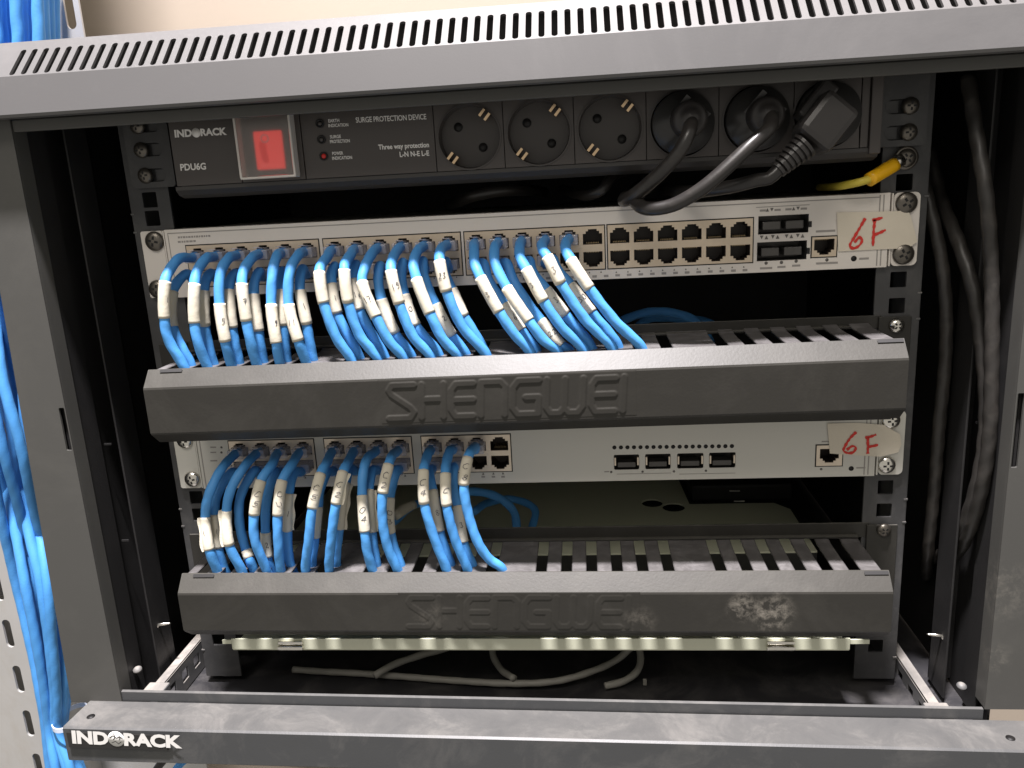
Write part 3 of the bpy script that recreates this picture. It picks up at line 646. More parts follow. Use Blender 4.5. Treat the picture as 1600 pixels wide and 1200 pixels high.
# ------------------------------------------------------------------ cable managers
def manager(label, ztl, ztr, hl, hr, lift):
    zt = (ztl+ztr)/2; dl, dr = ztl-zt, ztr-zt
    t = thing('cable_manager', (0, 0, zt-45), label, 'cable manager', 'cable managers')
    tilt = lambda x: (dr-dl)*x/450
    # cover: thin bent sheet
    H = (hl+hr)/2
    out = [(-46.5, .6), (-47.6, .8), (-56.3, -8.6), (-56.8, -9.8), (-56.8, -H+8.5), (-55.8, -H+7), (-48, -H)]
    inn = [(-48.3, -H+1.4), (-54.8, -H+8), (-55.3, -H+9), (-55.3, -10.2), (-47.2, -1.0), (-46.3, -1.0)]
    cv = MB(); pf = [(y, zt+z) for y, z in out+inn]; n = len(pf)
    vv = []; xs = [-224.3, -224.0, -223]+[-200+40*i for i in range(11)]+[218.6, 219.4, 219.7]
    for j, x in enumerate(xs):
        k = .985 if j in (0, len(xs)-1) else 1
        vv += [(x, (p[0]+50)*k-50, p[1]+tilt(x)) for p in pf]
    ff = [tuple(range(n))[::-1], tuple(range((len(xs)-1)*n, len(xs)*n))]
    for j in range(len(xs)-1): ff += [(j*n+i, j*n+(i+1) % n, (j+1)*n+(i+1) % n, (j+1)*n+i) for i in range(n)]
    cv.add(vv, ff)
    for s, x in ((-1, -223.2), (1, 218.6)): cv.add([(x, p[0], p[1]+tilt(x)) for p in [(-47, zt-.5), (-55.8, zt-10), (-55.8, zt-H+8.6), (-48.2, zt-H+.8)]]+[(x-s*1.2, p[0], p[1]+tilt(x)) for p in [(-47, zt-.5), (-55.8, zt-10), (-55.8, zt-H+8.6), (-48.2, zt-H+.8)]], [(0, 1, 2, 3), (7, 6, 5, 4), (0, 4, 5, 1), (1, 5, 6, 2), (2, 6, 7, 3), (3, 7, 4, 0)])
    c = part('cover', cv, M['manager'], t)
    clip = MB()
    for x in (-216, 205): clip.add([(x+a, -48.6-b*.9, zt+tilt(x)+.25-b*.98+.65) for a, b in ((0, 0), (14, 0), (14, 1.6), (0, 1.6))], [(0, 1, 2, 3)])
    part('clip_slot', clip, M['hole'], c)
    # lettering pressed into the cover face: a fine grid whose height follows the strokes
    lh = 20.0; zb = zt-10.6-(H-19)/2-lh/2+1.0; x0 = -74.5; gp = 4.6; eh = .5 if label.startswith('upper') else .24
    G = {'S': [[(1, 1), (.12, 1), (.0, .85), (.1, .72), (.85, .32), (1, .18), (.85, 0), (0, 0)]], 'H': [[(.0, 1), (.0, 0)], [(1, 1), (1, 0)], [(0, .55), (1, .55)]],
         'e': [[(1, .98), (.2, .98), (0, .8), (0, .2), (.2, 0), (1, 0)], [(.05, .5), (1, .5)]], 'n': [[(0, 0), (.0, 1), (.8, 1), (1, .85), (1, 0)]],
         'G': [[(1, 1), (.2, 1), (0, .8), (0, .2), (.2, 0), (1, 0), (1, .5), (.5, .5)]], 'w': [[(0, 1), (0, .18), (.12, 0), (.38, 0), (.5, .15), (.5, 1)], [(.5, .15), (.62, 0), (.88, 0), (1, .18), (1, 1)]],
         'E': [[(1, .98), (.2, .98), (.03, .8), (.03, .2), (.2, 0), (1, 0)], [(.05, .5), (.95, .5)]], 'I': [[(.0, 1), (.0, 0)]]}
    segs = []; cx = x0
    for ch, wd_ in (('S', 15), ('H', 13), ('e', 13), ('n', 14), ('G', 15), ('w', 21), ('E', 14), ('I', .1)):
        for st in G[ch]:
            q = [(cx+a_*wd_+b_*1.4, b_*lh) for a_, b_ in st]; segs += list(zip(q, q[1:]))
        cx += wd_+gp
    st_ = .5; nx = int((cx+4-(x0-5))/st_); nz = int(27/st_); em = MB(smooth=True); vv = []
    for i in range(nx+1):
        X_ = x0-5+i*st_; loc_ = [g for g in segs if min(g[0][0], g[1][0])-3.2 < X_ < max(g[0][0], g[1][0])+3.2]
        for j in range(nz+1):
            Z_ = -3.5+j*st_; dm = 9
            for (ax_, az_), (bx_, bz_) in loc_:
                ux, uz = bx_-ax_, bz_-az_; t_ = max(0, min(1, ((X_-ax_)*ux+(Z_-az_)*uz)/(ux*ux+uz*uz))); dm = min(dm, math.hypot(X_-ax_-ux*t_, Z_-az_-uz*t_))
            h_ = max(0, min(1, (2.25-dm)/.8)); h_ = h_*h_*(3-2*h_)
            edge_ = min(i, j, nx-i, nz-j); base_ = .12 if edge_ > 0 else -.05
            vv.append((X_, -56.8-base_+eh*.4-(eh*h_ if edge_ > 0 else 0) if False else -56.8-base_-eh*h_*(1 if edge_ > 0 else 0), zb+Z_+tilt(X_)))
    em.add(vv, [(i*(nz+1)+j, (i+1)*(nz+1)+j, (i+1)*(nz+1)+j+1, i*(nz+1)+j+1) for i in range(nx) for j in range(nz)], True)
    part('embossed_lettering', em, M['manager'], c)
    # duct: back plate, ears, fingers
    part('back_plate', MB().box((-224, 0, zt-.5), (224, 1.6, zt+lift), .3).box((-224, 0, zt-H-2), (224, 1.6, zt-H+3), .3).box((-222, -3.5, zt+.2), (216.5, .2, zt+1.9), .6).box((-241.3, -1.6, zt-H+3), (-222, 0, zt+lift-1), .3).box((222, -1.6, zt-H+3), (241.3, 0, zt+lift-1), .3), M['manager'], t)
    ctr = sorted([-5.6+111.3*g+15.9*k for g in (-2, -1, 0, 1) for k in range(1, 7)])
    ctr = [c_ for c_ in ctr if -222 < c_ < 216]
    eds = [-222.0]+[v for c_ in ctr for v in (c_-3.4, c_+3.4)]+[216.5]
    def fin(a, b, z, up):
        m = MB(); pts = [(0, 1.6), (-3.5, .9), (-8, .2), (-20, 0), (-47.2, 0), (-47.5, -1.5), (-20, -1.5), (-8, -1.3), (0, 0)]
        n_ = len(pts); xs_ = [a, a+.5, b-.5, b]; vv = []
        for j, x in enumerate(xs_):
            k = .3 if j in (0, 3) else 0
            vv += [(x, p[0], z+p[1]-(k*up if i < 5 else -k*up)+tilt(x)) for i, p in enumerate(pts)]
        ff = [tuple(range(n_))[::-1], tuple(range(3*n_, 4*n_))]
        for j in range(3): ff += [(j*n_+i, j*n_+(i+1) % n_, (j+1)*n_+(i+1) % n_, (j+1)*n_+i) for i in range(n_)]
        return m.add(vv, ff, False)
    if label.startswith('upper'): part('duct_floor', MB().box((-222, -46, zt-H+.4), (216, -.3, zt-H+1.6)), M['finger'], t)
    for a, b in zip(eds[::2], eds[1::2]):
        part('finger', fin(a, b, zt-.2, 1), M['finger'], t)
    for px, py, mm in lift_screws[len(ORG) and label.startswith('lower')]:
        q = P(px, py, -3); screw((q.x, -1.7, q.z), t, mm, r=4.6, rot=.8)
    return t
lift_screws = {False: ((1402, 509, 'chrome'),), True: ((1382, 829, 'steel'),)}
mgA = manager('upper black cable manager with bold embossed cover, below the forty-eight port switch', -39.0, -35.6, 45.6, 45.6, 7.5)
mgB = manager('lower black cable manager, faintly embossed cover scuffed at the right', -175.6, -177.6, 43.0, 43.5, 9.5)

# ------------------------------------------------------------------ patch cables
DIG = {'0': [[(.5, 1), (.1, .75), (.1, .25), (.5, 0), (.9, .25), (.9, .75), (.5, 1)]], '1': [[(.4, 1), (.5, 0)]], '2': [[(.1, .8), (.5, 1), (.85, .75), (.1, 0), (.95, .05)]],
       '3': [[(.1, .95), (.8, .9), (.4, .55), (.85, .25), (.4, 0), (.05, .1)]], '4': [[(.6, 0), (.6, 1), (.05, .35), (.95, .35)]], '5': [[(.9, 1), (.2, .95), (.15, .55), (.7, .6), (.85, .25), (.5, 0), (.1, .05)]],
       '6': [[(.8, 1), (.25, .6), (.15, .2), (.5, 0), (.85, .25), (.5, .45), (.2, .3)]], '7': [[(.05, .95), (.9, 1), (.45, 0)], [(.25, .5), (.8, .52)]], '8': [[(.5, .52), (.15, .75), (.5, 1), (.85, .75), (.1, .25), (.5, 0), (.9, .25), (.5, .52)]],
       '9': [[(.85, .8), (.45, 1), (.15, .75), (.5, .55), (.85, .8), (.75, .3), (.3, 0)]], 'C': [[(.9, .9), (.5, 1), (.1, .6), (.15, .2), (.5, 0), (.9, .15)]], 'U': [[(.1, 1), (.15, .2), (.5, 0), (.85, .2), (.9, 1)]]}
OR = ['', 'first', 'second', 'third', 'fourth', 'fifth', 'sixth', 'seventh', 'eighth', 'ninth', 'tenth', 'eleventh', 'twelfth', 'thirteenth', 'fourteenth', 'fifteenth', 'sixteenth', 'seventeenth']
def patch(port, zc, mid, tA, tB, end, depth, label, group, mark='', stack=False, off=0.0, flap=0, deep=-30, tabup=True, jm='blue', after=None):
    px_, pz_ = port, zc
    t = thing('patch_cable', (px_, -3, pz_), label, 'network cable', group)
    D0, D1, D2, D3 = depth
    pts = [V((px_, -1, pz_)), V((px_, -13.5, pz_-.3))]
    for q in mid: pts.append(P(q[0], q[1], q[2] if len(q) > 2 else D0))
    k0 = len(pts); pts.append(P(*tA, D1)); pts.append(P(*tB, D2))
    for q in (after or []): pts.append(P(q[0], q[1], q[2]))
    e = P(*end, D3); pts.append(e)
    pts += [e+V((1.5, 4, deep*.5)), e+V((4, 10, deep))]
    path, kn = spline(pts, 1.6)
    r0 = 3.05; sd = random.random()*6; tw = random.uniform(.20, .32)*random.choice((-1, 1))
    i0 = next(i for i in range(len(path)) if path[i].y < -5)
    part('jacket', MB().tube(path[i0:], lambda L: r0*(1+.02*math.sin(L*.21+sd)*.6+.006*math.sin(L*.9+sd*2)), 18, twist=tw, ell=.03, seed=sd), M[jm], t)
    # clear plug
    f = 1 if tabup else -1
    pm = MB().box((px_-5.5, -12.0, pz_-3.2-f*.9), (px_+5.5, -1, pz_+3.2-f*.9), .7)
    pm.add([(px_+a*2.2, y_, pz_+f*(z_+q_)) for a in (-1, 1) for y_, z_ in ((-13.5, 3.6), (-2, 2.5)) for q_ in (0, .6)], [(0, 1, 3, 2), (4, 6, 7, 5), (0, 4, 5, 1), (2, 3, 7, 6), (0, 2, 6, 4), (1, 5, 7, 3)])
    pl = part('clear_plug', pm, M['clear'], t)
    # paper tape sleeve following the jacket
    L = [0.0]
    for a, b in zip(path, path[1:]): L.append(L[-1]+(b-a).length)
    s0, s1 = kn[k0], kn[k0+1]
    ids = [i for i in range(len(path)) if s0 <= L[i] <= s1]
    seg = [path[i] for i in ids]; fl = []
    for k in range(len(seg)):
        T = (seg[min(k+1, len(seg)-1)]-seg[max(k-1, 0)]).normalized(); N = (CAM-seg[k]); N = (N-T*N.dot(T)).normalized(); fl.append((seg[k], T, N, -T.cross(N)))
    m = MB(); n = 20; vv = []; ff = []; skew = random.uniform(-.9, .9); rs = r0+.42
    for k, (c, T, N, B) in enumerate(fl):
        for i in range(n):
            th = 2*math.pi*i/n; r_ = rs*(1+.015*math.sin(k*1.3+i)+.02*math.sin(3*th+sd)); 
            edge = (skew*math.cos(th) if k in (0, len(fl)-1) else 0)
            vv.append(c+(N*math.cos(th)+B*math.sin(th))*r_+T*edge)
    K = len(fl); base_n = len(vv)
    for k, (c, T, N, B) in enumerate(fl):
        for i in range(n): th = 2*math.pi*i/n; vv.append(c+(N*math.cos(th)+B*math.sin(th))*(r0+.02)+T*(skew*math.cos(th) if k in (0, K-1) else 0))
    for k in range(K-1):
        for i in range(n):
            j = (i+1) % n; ff.append((k*n+i, k*n+j, (k+1)*n+j, (k+1)*n+i)); ff.append((base_n+k*n+i, base_n+(k+1)*n+i, base_n+(k+1)*n+j, base_n+k*n+j))
    for i in range(n):
        j = (i+1) % n; ff.append((i, base_n+i, base_n+j, j)); q = (K-1)*n; ff.append((q+i, q+j, base_n+q+j, base_n+q+i))
    m.add(vv, ff, True)
    if flap:                                              # loose end of the tape standing off the cable
        vv = []; ff = []
        for k, (c, T, N, B) in enumerate(fl):
            a = c+B*flap*rs*.8+N*.6; wv = flap*(1.8+.5*math.sin(k*.7+sd)); vv += [a, a+B*wv+N*.3*math.sin(k), a+B*wv+N*(.3*math.sin(k)+.25), a+N*.25]
        for k in range(K-1):
            for i in range(4): ff.append((4*k+i, 4*k+(i+1) % 4, 4*k+4+(i+1) % 4, 4*k+4+i))
        ff += [(0, 1, 2, 3), (4*K-4, 4*K-3, 4*K-2, 4*K-1)]
        m.add(vv, ff, False)
    sl = part('tape_flag', m, M['tape'], t)
    if mark:
        mk = MB(); h = 3.5*random.uniform(.85, 1.1); wd = 2.0*random.uniform(.85, 1.15); slant = random.uniform(-.35, .5)
        tot = len(mark)*(wd+.6)-.6
        for ci, ch in enumerate(mark):
            for st in DIG[ch]:
                dense = []
                for a, b in zip(st, st[1:]):
                    for q in range(4): dense.append((a[0]+(b[0]-a[0])*q/4, a[1]+(b[1]-a[1])*q/4))
                dense.append(st[-1]); mids = []
                jx, jy = random.uniform(-.12, .12), random.uniform(-.12, .12)
                for (a, b) in dense:
                    a += slant*(b-.5)+jx+.05*math.sin(b*9+sd); b += jy+.04*math.sin(a*8+sd)
                    if stack: u_ = (a-.5)*3.6; v_ = (b-.5)*h-(ci-(len(mark)-1)/2)*-5.4
                    else: u_ = -tot/2+ci*(wd+.6)+a*wd; v_ = (b-.5)*h
                    if stack: v_ = (b-.5)*h-ci*5.6+(len(mark)-1)*2.8
                    s = (s0+s1)/2-v_+(0 if not stack else 0); s = max(s0+.3, min(s1-.3, s))
                    # locate along the sleeve
                    k = min(range(len(seg)), key=lambda q: abs(L[ids[q]]-s)); c, T, N, B = fl[k]; c = c+T*(s-L[ids[k]])
                    th = (u_+off)/rs; mids.append((c+(N*math.cos(th)+B*math.sin(th))*(rs*1.035+.05), N*math.cos(th)+B*math.sin(th), T))
                vv = []; ff = []
                for q, (c, nn, T) in enumerate(mids):
                    dv = (mids[min(q+1, len(mids)-1)][0]-mids[max(q-1, 0)][0]); dv = dv.normalized() if dv.length > 1e-6 else T
                    b_ = dv.cross(nn).normalized()*.15; vv += [c-b_, c+b_, c+b_+nn*.06, c-b_+nn*.06]
                for q in range(len(mids)-1):
                    for i in range(4): ff.append((4*q+i, 4*q+(i+1) % 4, 4*q+4+(i+1) % 4, 4*q+4+i))
                mk.add(vv, ff, False)
        part('handwriting', mk, M['pen'], sl)
    return t

def pA(col, top): g, i = divmod(col-1, 6); c = portsA[g][i if top else 6+i]; return c[0], (c[1] if top else c[1])
def pB(col, top): g, i = divmod(col-1, 4); c = portsB[g][i if top else 4+i]; return c[0], c[1]
FA = [  # column: mids, tape top, tape bottom, end, mark, off
 (1, [(280, 404), (264, 424)], (258, 440), (257, 497), (288, 574), '1', 2.2, [(263, 530, -46)]),
 (2, [(322, 404), (308, 424)], (304, 444), (304, 505), (324, 573), '', 0, [(311, 540, -46)]),
 (3, [(357, 404), (345, 425)], (343, 474), (352, 533), (362, 571), '5', 1.0, None),
 (4, [(393, 404), (381, 422)], (378, 443), (385, 501), (401, 569), '7', .6, [(392, 536, -46)]),
 (5, [(433, 400), (427, 420)], (424, 476), (432, 536), (438, 569), '9', 1.4, None),
 (6, [(466, 399), (454, 420)], (451, 475), (466, 532), (479, 568), '11', -.6, None),
 (7, [(511, 402), (502, 414)], (499, 426), (506, 474), (551, 565), '', 0, [(526, 528, -46)]),
 (8, [(548, 398), (540, 410)], (538, 421), (544, 472), (592, 563), '', 0, [(562, 524, -46)]),
 (9, [(580, 398), (570, 418)], (566, 441), (588, 496), (632, 561), '17', -.3, [(608, 533, -46)]),
 (10, [(617, 397), (612, 409)], (611, 423), (624, 474), (675, 560), '19', .8, [(645, 525, -46)]),
 (11, [(652, 393), (646, 412)], (651, 436), (672, 490), (716, 557), '', 0, [(692, 530, -46)]),
 (12, [(690, 388), (687, 397)], (687, 408), (698, 455), (760, 555), '23', -.4, [(722, 510, -46)]),
 (13, [(741, 390), (742, 412)], (751, 434), (780, 487), (830, 553), '3', -.9, [(802, 520, -46)]),
 (14, [(773, 388), (774, 412)], (792, 450), (827, 502), (872, 551), '', 0, [(848, 530, -46)]),
 (15, [(812, 386), (813, 402)], (822, 420), (849, 470), (912, 548), '3', -1.6, [(878, 512, -46)]),
 (16, [(847, 382), (849, 392)], (855, 401), (876, 442), (958, 546), '3', .3, [(915, 500, -46)]),
 (17, [(884, 380), (885, 393)], (892, 406), (921, 451), (1003, 545), '', 0, [(962, 503, -46)])]
BA = [(1, [(292, 428), (278, 440)], (270, 456), (270, 511), (298, 569), ''), (2, [(330, 427), (322, 438)], (319, 453), (320, 508), (333, 567), ''),
 (3, [(368, 427), (360, 438)], (358, 453), (363, 512), (374, 567), ''), (4, [(405, 425), (398, 440)], (397, 460), (404, 517), (412, 566), ''),
 (5, [(441, 424), (438, 438)], (439, 453), (443, 508), (449, 566), ''), (6, [(473, 420), (469, 435)], (469, 453), (479, 506), (490, 565), '1'),
 (7, [(523, 416), (518, 428)], (519, 444), (527, 490), (563, 561), '1'), (8, [(556, 413), (552, 424)], (553, 438), (562, 485), (602, 560), '16'),
 (9, [(594, 415), (591, 435)], (596, 467), (617, 520), (643, 557), ''), (10, [(630, 410), (627, 430)], (632, 461), (650, 509), (685, 553), '0'),
 (11, [(661, 408), (662, 430)], (680, 475), (706, 524), (728, 553), '2'), (12, [(696, 408), (694, 425)], (706, 452), (725, 494), (757, 549), ''),
 (13, [(755, 412), (764, 440)], (790, 476), (815, 517), (839, 550), '6'), (14, [(792, 412), (803, 440)], (846, 502), (878, 540), (890, 548), '22'),
 (15, [(827, 408), (832, 425)], (853, 452), (883, 491), (925, 544), '3'), (16, [(864, 405), (870, 420)], (892, 446), (925, 489), (966, 542), '30')]
for col, mid, ta, tb, en, mk_, off, af in FA:
    x, z = pA(col, True)
    mid3 = [(mid[0][0], mid[0][1], -27), (mid[1][0], mid[1][1], -38)]
    patch(x, z, mid3, ta, tb, en, (-34, -43, -46.5, -42.5), 'blue patch cable in the upper switch, %s from the left of its top port row' % OR[col], 'patch cables of the upper switch', mk_, off=off, after=af, jm='blue' if col % 3 else 'blue2')
for col, mid, ta, tb, en, mk_ in BA:
    x, z = pA(col, False)
    mid3 = [(mid[0][0], mid[0][1], -22), (mid[1][0], mid[1][1], -29)]
    patch(x, z, mid3, ta, tb, en, (-26, -33, -36.5, -35), 'blue patch cable in the upper switch, %s from the left of its bottom port row' % OR[col], 'patch cables of the upper switch', mk_, off=.8, tabup=False, jm='blue2')
FB = [(1, [(346, 733, -30), (326, 774, -42)], (321, 808), (327, 859), (338, 888), '1', -1, [], -1),
 (2, [(384, 726, -28), (362, 762, -39)], (354, 797), (358, 851), (376, 888), '', 1, [], -1),
 (3, [(425, 726, -28)], (408, 751), (397, 804), (413, 882), 'C5', 0, [(398, 842, -46)], 0),
 (4, [(456, 726, -28)], (441, 751), (434, 805), (440, 896), 'CU', 0, [(435, 850, -46)], 0),
 (5, [(511, 722, -26)], (501, 741), (488, 794), (478, 893), 'C5', 0, [(483, 840, -46)], 0),
 (6, [(544, 722, -26)], (536, 738), (525, 787), (515, 893), 'C2', 0, [(518, 840, -46)], 1),
 (7, [(574, 716, -26), (567, 742, -37)], (566, 774), (570, 831), (582, 890), '04', 0, [(574, 862, -45)], 0),
 (8, [(614, 710, -24)], (607, 727), (598, 770), (621, 890), 'C2', 0, [(598, 815, -46), (606, 856, -45)], 0),
 (9, [(669, 708, -22), (665, 721, -29)], (662, 735), (663, 786), (698, 890), 'C4', 0, [(679, 842, -45)], 0),
 (10, [(703, 704, -22), (698, 721, -29)], (696, 740), (698, 789), (730, 888), 'C', 0, [(711, 842, -45)], 0),
 (11, [(742, 698, -20)], (731, 716), (725, 757), (783, 887), 'C8', 0, [(731, 800, -46), (748, 850, -46), (766, 875, -44)], 0)]
BB = [(1, [(362, 738, -21), (340, 772, -30)], (335, 803), (341, 855), (348, 882), '1', 0), (2, [(398, 735, -20), (376, 775, -30), (374, 815, -33), (380, 845, -34)], (385, 860), (389, 872), (394, 884), '', 0),
 (3, [(430, 738, -21), (417, 780, -31)], (415, 832), (418, 870), (422, 885), '2', 0), (4, [(461, 737, -21)], (451, 771), (449, 828), (453, 878), '1', 1),
 (5, [(512, 738, -21), (500, 766, -30)], (497, 791), (492, 839), (488, 888), '', 0), (6, [(547, 732, -21)], (540, 755), (530, 826), (526, 884), '', 1),
 (7, [(582, 735, -21)], (577, 766), (581, 831), (590, 886), '', 1), (8, [(620, 735, -21), (613, 758, -28)], (609, 777), (610, 832), (628, 888), '03', 0),
 (9, [(671, 735, -21)], (676, 767), (687, 830), (705, 884), '8', 0), (10, [(709, 730, -20), (708, 758, -28)], (715, 790), (724, 847), (741, 890), '3', 0)]
for col, mid, ta, tb, en, mk_, off, af, flp in FB:
    x, z = pB(col, True)
    patch(x, z, mid, ta, tb, en, (-32, -40, -45.5, -42.5), 'blue patch cable in the lower switch, %s from the left of its top port row' % OR[col], 'patch cables of the lower switch', mk_, stack=True, off=off, after=af, flap=flp, jm='blue' if col % 2 else 'blue2')
for col, mid, ta, tb, en, mk_, flp in BB:
    x, z = pB(col, False)
    patch(x, z, mid, ta, tb, en, (-24, -33, -36, -35), 'blue patch cable in the lower switch, %s from the left of its bottom port row' % OR[col], 'patch cables of the lower switch', mk_, stack=len(mk_) > 1, off=.6, flap=flp, tabup=False, jm='blue2')

# ------------------------------------------------------------------ fibre tray under the lower manager
ft = thing('fibre_tray', (0, 100, -256), 'pale green-white fibre tray behind and below the lower cable manager', 'fibre tray')
part('tray_sheet', MB().box((-206.5, -31.5, -240.6), (205, -30.3, -232.4), .3).box((-206.5, -30.4, -241.8), (205, 56, -240.6), .3), M['tray'], ft)
part('box_top', MB().plate([(-205, 50), (206, 50), (206, 128), (196, 142), (126, 142), (122, 236), (-205, 236)], [circ(95, 146, 9, 24), circ(112, 136, 9.5, 24)] , (0, 0, -211), X3, Y3, -Z3, 1.4), M['tray'], ft)
part('box_front', MB().box((-205, 50, -232.5), (206, 51.5, -212.5)), M['inner'], ft)
for a, b in ((-213, -206.7), (205.2, 217)): part('tray_wing', MB().box((a, -31.2, -236.5), (b, -30.2, -233.5)), M['tray'], ft)
for px in (454, 1220):
    q = P(px, 1008, -33)
    m = MB().box((q.x-9, -35, q.z-3.2), (q.x+9, -31.2, q.z-.3), .9).box((q.x-8.6, -33.5, q.z+.3), (q.x+8.6, -31.2, q.z+2.6), .6)
    part('latch', m, M['chrome'], ft)
bx = thing('black_adapter', (165, 190, -211), 'black adapter box with two white marks on the fibre tray', 'adapter')
part('adapter_body', MB().box((128, 146, -210.8), (212, 234, -196), 2), M['hole'], bx)
m = MB()
for px, py, wd in ((1148, 767, 18), (1155, 783, 19)): q = PZ(px, py, -195.8); m.box((q.x-4.2, q.y-.9, -195.9), (q.x+4.2, q.y+.9, -195.7))
part('white_mark', m, M['white'], bx)
# loops of spare blue cable in the dark behind the managers
def loose(px_pts, r, m, label, cat='network cable', group=None, name='loose_cable', step=3):
    path, _ = spline([P(*q) if len(q) == 3 else q[0] for q in px_pts], step)
    return part(name, MB().tube(path, r, 14, twist=.2, ell=.05), M[m], None, label, cat, group)
loose([(950, 520, 90), (975, 500, 85), (1020, 487, 80), (1065, 492, 80), (1095, 508, 88), (1110, 535, 100)], 3.2, 'blue2', 'dim blue cable loop in shadow behind the upper cable manager')
loose([(980, 530, 120), (1010, 500, 130), (1060, 498, 135), (1110, 505, 130), (1140, 530, 120)], 3.2, 'blue2', 'darker second loop of blue cable behind the upper cable manager')
loose([(700, 775, 40), (740, 768, 60), (780, 778, 70), (803, 800, 70), (808, 830, 60)], 3.2, 'blue2', 'blue cable loop below the lower switch, arching right in shadow')
loose([(740, 800, 50), (765, 785, 90), (800, 780, 100), (835, 795, 90), (830, 830, 70)], 3.0, 'blue2', 'faint blue cable loop farthest right under the lower switch')
loose([(590, 830, 30), (615, 815, 40), (645, 790, 60), (700, 780, 90)], 3.2, 'blue2', 'blue cable with loose taped end lying behind the lower patch cables')
loose([(618, 806, 38), (630, 797, 46), (646, 788, 56)], 3.7, 'tape', 'cream tape wrap in shadow behind the taped lower patch cables', 'tape wrap', None, 'tape_wrap')
# thin grey cords on the base
def zc(pts, z=-284.5): return [(PZ(x, y, z+dz),) for x, y, dz in pts]
loose(zc([(458, 1046, 0), (500, 1049, 0), (560, 1052, 0), (640, 1058, 0), (720, 1064, 0), (800, 1068, 1), (870, 1064, 3), (930, 1047, 6), (965, 1030, 9), (990, 1008, 16)]), 2.4, 'greycord', 'long thin grey cord curving across the cabinet base', 'cord', 'grey cords on the cabinet base', 'thin_cord')
loose(zc([(768, 1008, 10), (771, 1026, 6), (783, 1046, 3), (803, 1060, 5.4)]), 2.4, 'greycord', 'short grey cord dropping to meet the long one on the base', 'cord', 'grey cords on the cabinet base', 'thin_cord')
loose(zc([(997, 1006, 14), (1001, 1028, 8), (996, 1048, 4), (975, 1064, 1), (945, 1072, 0)]), 2.5, 'greycord', 'grey cord hooking round at the right end of the long base cord', 'cord', 'grey cords on the cabinet base', 'thin_cord')
loose(zc([(585, 1056, 5.4), (612, 1040, 8), (650, 1026, 10), (700, 1012, 14)]), 2.6, 'greycord', 'grey cord rising from the middle of the long base cord', 'cord', 'grey cords on the cabinet base', 'thin_cord')
q = PZ(1008, 1070, -287); part('paper_scrap', MB().box((q.x-1.5, q.y-1, q.z), (q.x+1.2, q.y+1, q.z+4.5), .4), M['greycord'], None, 'tiny pale scrap lying on the black base sheet', 'scrap')

# ------------------------------------------------------------------ black cables at the right side
G_ = 'black cables down the right side'
loose([(1436, 255, 25), (1452, 320, 12), (1470, 400, 4), (1478, 480, 0), (1477, 560, 0), (1468, 660, 2), (1460, 760, 6), (1450, 860, 14), (1448, 900, 40)], 3.8, 'rubber_old', 'leftmost black cable hanging beside the right mounting rail', 'cable', G_, 'side_cable')
loose([(1452, 235, 40), (1470, 310, 24), (1498, 380, -6), (1520, 450, -20), (1532, 530, -24), (1540, 620, -26), (1537, 700, -26), (1520, 780, -22), (1495, 845, -8), (1465, 868, 18), (1445, 872, 50)], 3.9, 'rubber_old', 'black cable slanting from the upper rail down to the curl at right', 'cable', G_, 'side_cable')
loose([(1512, 120, -6), (1524, 200, -18), (1540, 300, -30), (1548, 400, -33), (1550, 500, -34), (1549, 600, -35), (1545, 690, -34), (1530, 780, -28), (1505, 850, -12), (1478, 876, 20), (1455, 868, 60)], 3.9, 'rubber_old', 'rightmost black cable, coming from the top edge beside the right post', 'cable', G_, 'side_cable')

# ------------------------------------------------------------------ cable tray and blue trunk at the left
tr = thing('cable_tray', (-440, 100, -100), 'pale galvanised slotted cable tray running up the wall beside the cabinet', 'cable tray')
hl = []
for k in range(-9, 10):
    z = 40*k
hz_ = []
zl = [P(22, 990, 60).z-43.5*k for k in range(-18, 8)]
xl = -449
part('front_flange', MB().plate([(-560, -1500), (-429, -1500), (-429, 1400), (-560, 1400)], [rr(xl-3.6, z-13, xl+3.6, z+13, 3.5, 5) for z in zl], (0, 60, 0), X3, Z3, Y3, 2), M['channel'], tr)
part('tray_side', MB().box((-429.6, 60.2, -1500), (-428, 112, 1400), .3), M['channel'], tr)
zr = [P(106, 14, 110).z+48*k for k in range(-6, 8)]; xr_ = P(108, 14, 110).x
part('tray_back', MB().plate([(-560, -1500), (P(127, 30, 110).x, -1500), (P(127, 30, 110).x, 1400), (-560, 1400)], [rr(xr_-3.8, z-14, xr_+3.8, z+14, 3.7, 5) for z in zr], (0, 110, 0), X3, Z3, Y3, 2), M['channel'], tr)
perm = [2, 0, 4, 1, 6, 3, 8, 5, 7, 10, 11, 9]
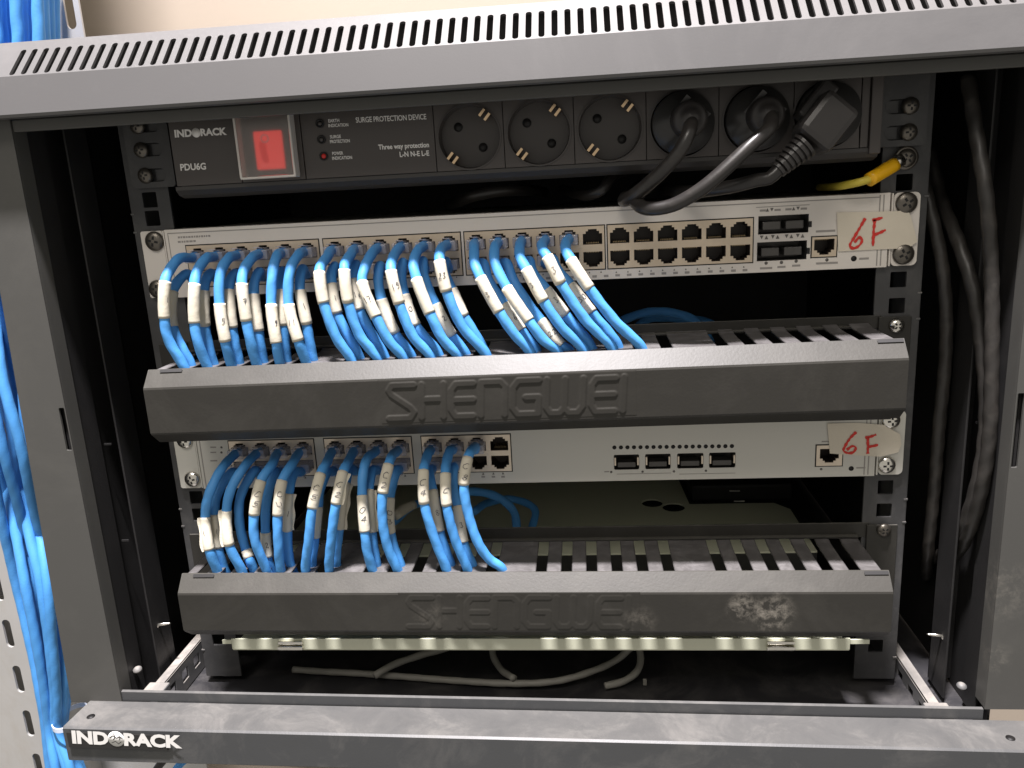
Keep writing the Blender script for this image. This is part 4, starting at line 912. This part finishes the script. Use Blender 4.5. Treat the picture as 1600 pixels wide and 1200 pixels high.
for i in range(12):
    k = perm[i]; Y_ = [48, 60, 72, 84][i % 4]; Y2 = [44, 58, 72, 86][k % 4]; rnd = random.Random(i*3+1); j = lambda a: rnd.uniform(-a, a)
    pts = [P(-12+i*8.6, -70, Y_), P(-8+i*8.4, 20, Y_), P(-4+i*8.0, 80, Y_), P(-36+i*7+j(4), 260, Y_-4), P(-50+i*6.2+j(6), 440, (Y_+Y2)/2), P(-32+i*5.6+j(6), 580, Y2), P(-12+k*5.6+j(7), 700, Y2), P(8+k*6.2+j(7), 810, (Y_+Y2)/2), P(26+k*6.6+j(5), 910, Y_), P(46+k*5.6+j(3), 1010, Y_), P(64+k*3.6, 1090, 52+(i % 4)*7), P(72+k*2.6, 1142, 54+(i % 4)*6.3), P(78+k*4.4, 1200, Y_), P(92+k*5.4, 1290, Y_)]
    path, _ = spline(pts, 3)
    names = ['outermost left', 'second from left', 'third from left', 'fourth from left', 'fifth from left', 'sixth from left', 'seventh from left', 'eighth from left', 'ninth from left', 'tenth from left', 'eleventh from left', 'rightmost']
    part('trunk_cable', MB().tube(path, lambda L: 3.3+.1*math.sin(L*.12+i)+.6, 14, twist=.2, ell=.02, seed=i), M['blue' if i % 2 else 'blue2'], None, 'blue trunk cable in the wall tray, %s where it meets the roof' % names[i], 'network cable', 'blue trunk cables in the tray')
q0, q1 = P(74, 1141, 46), P(106, 1138, 46); ctr_ = V(((q0.x+q1.x)/2, 63, q0.z)); hw = (q1.x-q0.x)/2+1.2
ring = [ctr_+V((math.cos(a)*hw, math.sin(a)*17, math.sin(a*2)*.4)) for a in [2*math.pi*k/40 for k in range(41)]]
m = MB(); vv = []; ff = []
for q in ring: vv += [q+V((0, 0, -2.0)), q+V((0, 0, 2.0)), q+(q-ctr_).normalized()*1.1+V((0, 0, 2.0)), q+(q-ctr_).normalized()*1.1+V((0, 0, -2.0))]
for k in range(40):
    for i in range(4): ff.append((4*k+i, 4*k+(i+1) % 4, 4*k+4+(i+1) % 4, 4*k+4+i))
m.add(vv, ff); part('cable_tie', m, M['tie'], None, 'pale blue plastic tie gripping the blue trunk cables beside the bottom beam', 'cable tie')
for i in range(4):                                     # straighter cables lying deeper in the tray
    Y_ = 98; pts = [P(2+i*26, -70, Y_), P(6+i*25, 60, Y_), P(-30+i*22, 300, Y_), P(-42+i*20, 480, Y_), P(-20+i*17, 640, Y_), P(0+i*18, 800, Y_), P(30+i*17, 950, Y_), P(60+i*13, 1060, 92), P(74+i*8, 1150, 84), P(90+i*17, 1290, 90)]
    path, _ = spline(pts, 4)
    part('trunk_cable', MB().tube(path, 3.6, 12), M['blue2'], None, 'blue trunk cable deepest in the wall tray, behind the bundle, %s of four' % ['leftmost', 'second', 'third', 'rightmost'][i], 'network cable', 'blue trunk cables in the tray')
# cables hanging below the beam
loose([(300, 1150, 20), (255, 1188, 0), (235, 1230, 0), (240, 1300, 20)], 3.2, 'rubber', 'black cord glimpsed under the bottom beam near its left end', 'cable', None, 'black_cable')
loose([(330, 1160, 60), (280, 1196, 30), (262, 1240, 30)], 3.2, 'blue2', 'blue cable glimpsed under the bottom beam', 'network cable', None, 'hanging_cable')
